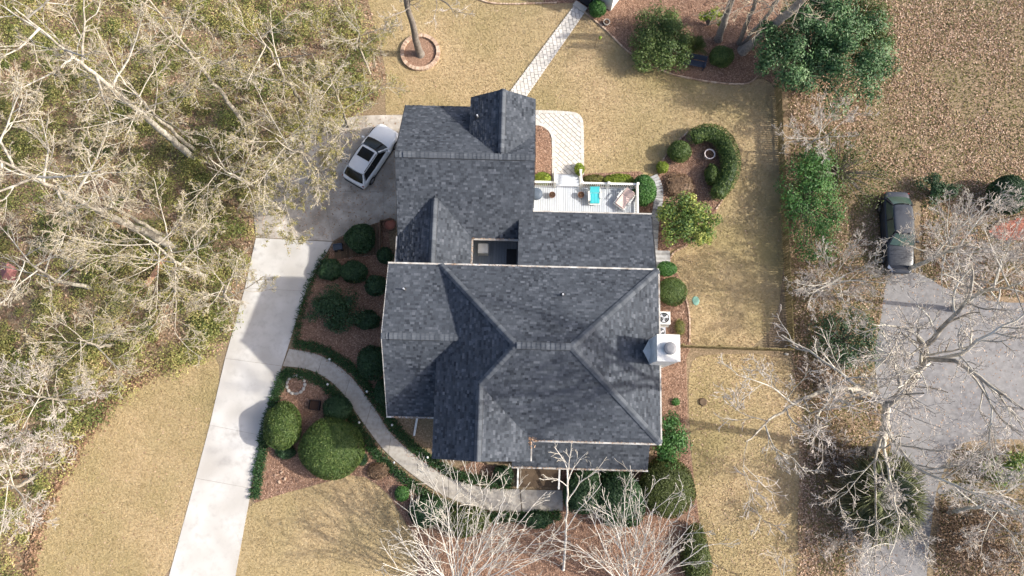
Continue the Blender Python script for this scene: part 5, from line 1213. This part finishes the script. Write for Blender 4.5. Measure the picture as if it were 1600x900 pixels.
sago('pale green fan palm beneath the forked bare tree', 1378, 775, 3.2, 40, 'palm', 'fan_palm', 1.5, fan=True)

# ---- undergrowth of the left woods: one mass of leaves
ug = NB(); cl = scatter(WOODS, 1000); sizes = rng.uniform(.35, 1.5, len(cl)) ** 1.0
for (x, y), s in zip(cl, sizes):
    k = int(300 * s) + 40; tone = rng.choice([.15, .3, .42, .52, .62, .72, .8]) + .05 * rng.normal(); hgt = s * rng.uniform(.5, 1.3)
    d = norm(rng.normal(size=(k, 3))); P = np.array([x, y, hgt * .5]) + d * (rng.random((k, 1)) ** .45) * np.array([s, s, hgt * .5]); P[:, 2] = np.maximum(P[:, 2], .02)
    ug.leaves(P, norm(d * .6 + np.array([0, 0, .8]) + .5 * rng.normal(size=(k, 3))),   .032 + .045 * rng.random(k), np.clip(tone + .13 * rng.normal(size=k), 0, 1), .55)
struct('undergrowth', ug.mesh('undergrowth'), M['under'], 'stuff', 'tangled green and yellow undergrowth filling the left woods', 'undergrowth')

# ---- bare trees
STD = [(6, .25, .55, RAD(48), 5), (6, .2, .55, RAD(45), 4), (6, .15, .55, RAD(42), 4), (5, .15, .6, RAD(40), 3)]
def Wp(px, py, z): return W(px, py, z)
def wood_tree(label, cpx, cpy, z, spread, r0, n=9, leaves=0, lean=(0, 0), mat=('bark', 'twig'), lv=None, zf=.45, upk=.5):
    top = W(cpx, cpy, z); base = Vector((top.x + lean[0], top.y + lean[1], 0))
    return bare_tree('bare_tree', label, base, auto_limbs(base, top, n, spread, r0 * .8, zf, upk), lv or STD, mat[0], mat[1], 'bare trees of the left woods', leaves, rmin=.010)
LV = [(6, .22, .52, RAD(46), 6), (5, .2, .52, RAD(44), 5), (5, .2, .55, RAD(42), 4), (3, .2, .6, RAD(40), 3)]
wood_tree('bare tree with starburst crown near the top left', 190, 128, 11, 4.4, .19, 12, 2600, (-1.0, .5), lv=LV)
wood_tree('bare tree with wide pale crown over the footbridge', 225, 372, 10, 4.8, .2, 11, 2600, (-1, 0), lv=LV)
wood_tree('tall pale trunk leaving the left edge above the red tarp', -40, 232, 17, 5.5, .36, 9, 0, (.5, 0), ('whitebark', 'twig'), LV, .6)
wood_tree('tall thick trunk leaning out of the top left corner', 20, 10, 17, 5.0, .32, 9, 0, (.5, -.5), ('whitebark', 'twig'), LV, .55)
wood_tree('slim leaning trunk crossing the top edge left of centre', 215, -25, 12, 3.5, .22, 8, 800, (2.5, -4), ('bark', 'twig'), LV, .5)
wood_tree('bare tree with yellow buds above the driveway', 430, 215, 9, 4.2, .17, 10, 5200, (.5, .5), lv=LV)
wood_tree('bare tree with yellow buds close to the white car', 515, 120, 7, 3.2, .14, 9, 5600, (-.5, 0), lv=LV)
wood_tree('bare tree with fine twigs between the starburst tree and driveway', 330, 250, 9, 3.4, .16, 9, 2400, (.8, 0), lv=LV)
wood_tree('bare tree at the top of the woods beside the lawn', 400, 45, 10, 4.2, .2, 9, 2600, (.5, -1), lv=LV)
wood_tree('pale bare tree at the left edge beside the red tarp', 20, 400, 9, 4.0, .2, 9, 0, (-1, 0), ('whitebark', 'twig'), LV)
wood_tree('white limbed bare tree left of the left lawn', 55, 620, 7, 4.0, .16, 9, 0, (-2.6, 0), ('bark', 'pinktwig'), LV)
wood_tree('white limbed bare tree at the lower left corner', 5, 760, 7, 4.2, .17, 9, 0, (-3, 0), ('bark', 'pinktwig'), LV)
wood_tree('bare tree with drooping twigs over the driveway edge', 345, 440, 7, 3.2, .15, 9, 1600, (-1.5, 0), lv=LV)
wood_tree('bare tree between footbridge and left lawn', 120, 530, 7, 3.4, .15, 8, 300, (-2, .5), ('bark', 'twig'), LV)
wood_tree('bare tree in the woods above the footbridge', 95, 290, 10, 3.6, .18, 8, 900, (.5, 0), lv=LV)
wood_tree('low budding tree overhanging the upper driveway', 445, 300, 6, 3.1, .11, 9, 6500, (-2.2, .6), lv=LV)
wood_tree('budding tree between upper driveway and white car rear', 470, 200, 6, 3.0, .11, 9, 6500, (-1.5, 1.0), lv=LV)
wood_tree('low budding tree spreading over the apron behind the white car', 500, 262, 5.5, 2.6, .09, 9, 5200, (-2.4, 1.2), lv=LV)
wood_tree('young bare tree budding beside the brick ring', 560, 40, 6, 2.8, .11, 8, 2600, (-.5, 0), lv=LV)

# lawn tree in the brick ring: trunk rises out of the top edge
b0 = W(657, 86); tp = lambda px, py, z: W(px, py, z)
bare_tree('lawn_tree', 'smooth grey trunk rising from the brick ring', b0, [([b0, W(650, 62, 2.0), W(643, 35, 3.8), W(634, -2, 6), W(628, -40, 8)], .27, .13), ([W(643, 40, 3.4), W(640, 15, 5.0), W(640, -10, 6.5)], .07, .03), ([W(634, -2, 6), W(690, 0, 7), W(712, 24, 7.6)], .06, .015), ([W(640, 12, 5.2), W(625, 20, 6), W(600, 30, 6.5)], .04, .012)], [(5, .3, .5, RAD(45), 4), (4, .2, .5, RAD(42), 3), (4, .2, .5, RAD(40), 3)], 'darkbark', 'pinktwig')
# trunks at the top right
for lb, pts, r in (('thick bare trunk leaning up out of the corner bed', [(1160, 80, 0), (1178, 66, 1.3), (1210, 38, 3.6), (1262, -8, 7), (1300, -50, 9.5)], .34), ('grey trunk behind the rounded dark bush', [(1122, 62, 0), (1129, 42, 1.6), (1140, 10, 4), (1152, -30, 7)], .26), ('slim trunk beside the thick leaning trunk', [(1155, 68, 0), (1164, 45, 2), (1180, 5, 5), (1190, -40, 8)], .17), ('slender inner stem of the leaning trunk group', [(1160, 70, 0), (1178, 48, 2), (1210, 8, 5.2), (1232, -40, 8)], .15)):
    P = [W(*p) for p in pts]; e = P[-2]
    lm = [(P, r, r * .6)] + [([P[2].lerp(P[3], f), P[2].lerp(P[3], f) + Vector((math.cos(a) * 1.0, math.sin(a) * 1.0, .4)), P[2].lerp(P[3], f) + Vector((math.cos(a) * 2.4, math.sin(a) * 2.4, .7))], .035, .01) for f, a in ((.0, -2.6), (.2, 2.5), (.5, -.6), (.8, -2.0), (.9, .8))]
    bare_tree('bare_tree', lb, P[0], lm, [(5, .2, .5, RAD(45), 4), (4, .2, .5, RAD(42), 3)], 'darkbark', 'twig', 'trunks in the corner bed')

# forked white-limbed tree on the right
b0 = W(1362, 705)
fk = (1386, 632, 10.3)
lim = [([b0, W(1378, 690, 3.5), W(1381, 665, 7.2), W(*fk)], 0.265, 0.182),
    ([W(*fk), W(1350, 612, 12.0), W(1295, 609, 14.0), W(1240, 632, 15.7), W(1195, 662, 17.1), W(1165, 690, 17.9)], 0.172, 0.021),
    ([W(*fk), W(1412, 610, 12.3), W(1436, 580, 14.8), W(1452, 562, 16.1), W(1490, 566, 17.1), (W(1530, 590, 17.9)), W(1600, 640, 18.8)], 0.203, 0.042),
    ([W(1436, 582, 14.5), W(1446, 540, 16.1), W(1410, 512, 17.1), W(1362, 506, 17.9)], 0.117, 0.021),
    ([W(1446, 540, 16.1), W(1484, 500, 17.5), W(1512, 470, 18.5), W(1520, 420, 19.7)], 0.125, 0.028),
    ([W(1452, 562, 16.1), W(1500, 552, 17.1), W(1545, 520, 18.5), W(1620, 480, 19.5)], 0.101, 0.021),
    ([W(1384, 668, 7.6), W(1410, 705, 8.9), W(1440, 735, 10.3), W(1510, 765, 12.0), W(1600, 800, 13.6)], 0.101, 0.028),
    ([W(1380, 680, 5.5), W(1368, 715, 7.2), W(1368, 770, 8.6), W(1370, 840, 9.9), W(1362, 910, 10.9)], 0.086, 0.021),
    ([W(1380, 680, 5.5), W(1384, 720, 7.6), W(1396, 770, 9.3), W(1404, 820, 10.3), W(1388, 880, 11.3)], 0.094, 0.021),
    ([W(1400, 790, 9.5), W(1432, 828, 10.7), W(1455, 870, 11.7)], 0.047, 0.012),
    ([W(1295, 609, 14.0), W(1330, 590, 15.0), W(1390, 592, 15.7), W(1436, 570, 16.4)], 0.039, 0.014),
    ([W(1410, 512, 17.1), W(1385, 560, 17.9), W(1350, 590, 18.1)], 0.039, 0.012),
    ([W(1240, 632, 15.7), W(1215, 612, 16.6), W(1195, 600, 17.1), W(1150, 585, 17.6)], 0.039, 0.012),
    ([W(1195, 662, 17.1), W(1210, 700, 17.1), W(1240, 716, 17.5), W(1260, 740, 17.5)], 0.039, 0.012),
    ([W(1530, 590, 17.9), W(1550, 640, 18.1), W(1545, 690, 18.1), W(1560, 740, 18.1)], 0.039, 0.012)]
bare_tree('forked_tree', 'big forked bare tree with white limbs beside the parking area', b0, lim, [(8, .15, .42, RAD(45), 6), (6, .2, .5, RAD(44), 5), (5, .2, .5, RAD(42), 4), (3, .2, .55, RAD(40), 3)], 'whitebark', 'pinktwig')
def right_tree(label, cpx, cpy, z, spread, r0, n, lean=(0, 0), lv=LV):
    top = W(cpx, cpy, z); base = Vector((top.x + lean[0], top.y + lean[1], 0)); return bare_tree('bare_tree', label, base, auto_limbs(base, top, n, spread, r0, .45, .5), lv, 'whitebark', 'pinktwig', 'bare trees of the neighbouring lot')
right_tree('pale bare tree between the dark car and brick patio', 1515, 380, 7.5, 4.6, .17, 11, (.5, 0))
right_tree('fine twigged bare tree left of the dark car', 1318, 430, 5.5, 3.6, .12, 10, (1.0, 0))
right_tree('pale bare tree at the right edge above the asphalt', 1600, 440, 9, 4.4, .18, 9, (2, 0))
right_tree('small bare tree below the glossy evergreen by the fence', 1300, 205, 4.2, 2.8, .09, 9)
right_tree('bare tree at the lower right edge over the brown thicket', 1600, 800, 8, 4.0, .14, 8, (1, -1))

# crape myrtles at the bottom
def myrtle(label, bpx, bpy_, tips, z, group='bare myrtles below the walk', r=.055, lv=None):
    b = W(bpx, bpy_); lm = [([b, b + Vector((0, 0, .25))], .14, .12)]
    for i, (px, py) in enumerate(tips):
        e = W(px, py, z * random.uniform(.85, 1.1)); a = b + Vector((random.uniform(-.15, .15), random.uniform(-.15, .15), .1)); md = a.lerp(e, .5) + Vector((random.uniform(-.2, .2), random.uniform(-.2, .2), z * .12)); lm.append(([a, md, e], r * random.uniform(.75, 1.1), .014))
    return bare_tree('crape_myrtle', label, b, lm, lv or [(7, .25, .40, RAD(30), 4), (4, .25, .46, RAD(34), 3), (2, .3, .5, RAD(36), 3)], 'palebark', 'paletwig', group, wander=.12, up=.04, rmin=.011)
myrtle('bare multi-stemmed myrtle at the bottom left of centre', 715, 925, [(598, 880), (622, 838), (640, 800), (668, 770), (690, 742), (715, 735), (738, 750), (765, 760), (790, 775), (825, 800), (850, 830), (870, 860), (700, 800), (760, 810), (655, 850), (800, 850)], 5.5)
myrtle('bare multi-stemmed myrtle at the bottom right of centre', 985, 925, [(900, 850), (925, 810), (950, 780), (975, 765), (1000, 770), (1025, 785), (1050, 800), (1080, 820), (1105, 850), (960, 820), (1010, 830), (1060, 860)], 5.2)
bare_tree('slender_tree', 'slender pale tree standing right of the porch steps', W(880, 890), [([W(880, 890), W(883, 840, 2.2), W(886, 785, 4.2), W(887, 752, 5.2)], .085, .05), ([W(887, 752, 5.2), W(886, 730, 6.0), W(876, 712, 6.6), W(866, 698, 7.0)], .045, .012), ([W(887, 752, 5.2), W(896, 732, 6.0), W(908, 715, 6.6), W(918, 706, 7.0)], .045, .012), ([W(887, 745, 5.4), W(889, 722, 6.4), W(893, 700, 7.2)], .04, .012), ([W(886, 785, 4.2), W(905, 755, 5.2), W(930, 738, 6.0), W(940, 725, 6.4)], .04, .012), ([W(886, 760, 5.0), W(870, 748, 5.6), W(848, 750, 6.0)], .025, .01), ([W(883, 830, 2.5), W(905, 795, 3.8), W(925, 775, 4.8), W(940, 755, 5.4)], .04, .012)], [(5, .35, .32, RAD(34), 4), (3, .3, .45, RAD(36), 3)], 'palebark', 'paletwig', wander=.12, up=.05, rmin=.011)
bare_tree('small_bare_tree', 'small bare sapling at the bottom of the right lawn', W(1222, 935), [([W(1222, 935), W(1224, 900, 2.2), W(1226, 870, 3.2)], .05, .015), ([W(1223, 905, 2.0), W(1215, 880, 2.8), W(1205, 862, 3.2)], .02, .008), ([W(1224, 900, 2.2), W(1232, 880, 2.9), W(1240, 868, 3.2)], .02, .008)], [(6, .2, .5, RAD(35), 4), (5, .2, .5, RAD(35), 3)], 'whitebark', 'pinktwig')

def bush(label, px, py, r, h, n=9, mat=('darkbark', 'pinktwig')):
    b = W(px, py); lm = [([b, b + Vector((0, 0, .12))], .06, .05)]
    for i in range(n):
        a = i * 2.4 + random.random(); q = b + Vector((math.cos(a) * r * random.uniform(.6, 1.1), math.sin(a) * r * random.uniform(.6, 1.1), h * random.uniform(.6, 1.1)))
        lm.append(([b + Vector((0, 0, .05)), b.lerp(q, .5) + Vector((0, 0, h * .18)), q], .022, .008))
    return bare_tree('bare_bush', label, b, lm, [(8, .2, .5, RAD(36), 4), (6, .2, .5, RAD(40), 3), (3, .2, .5, RAD(40), 2)], mat[0], mat[1], 'bare bushes of the neighbouring lot', cat='bush', wander=.2)
bush('bare brown bush below the fence corner', 1290, 590, 1.9, 1.6)
bush('bare brown bush left of the fan palm', 1300, 720, 1.8, 1.4)
bush('bare brown bush at the bottom beside the lower parking lane', 1310, 850, 1.8, 1.4)
bush('bare brown bush in the lower right thicket near the lane', 1505, 810, 1.9, 1.5)
bush('bare brown bush at the lower right picture corner', 1570, 880, 2.0, 1.6)
bush('bare brown bush beside the gravel path above the asphalt', 1470, 395, 2.0, 1.8)
bush('bare brown bush between gravel path and brick patio', 1560, 420, 2.0, 1.8)
bush('bare brown bush above the green and yellow shrub', 1530, 725, 1.6, 1.3)
bush('bare brown bush just outside the fence above the dark spreading shrub', 1275, 450, 1.8, 1.6)
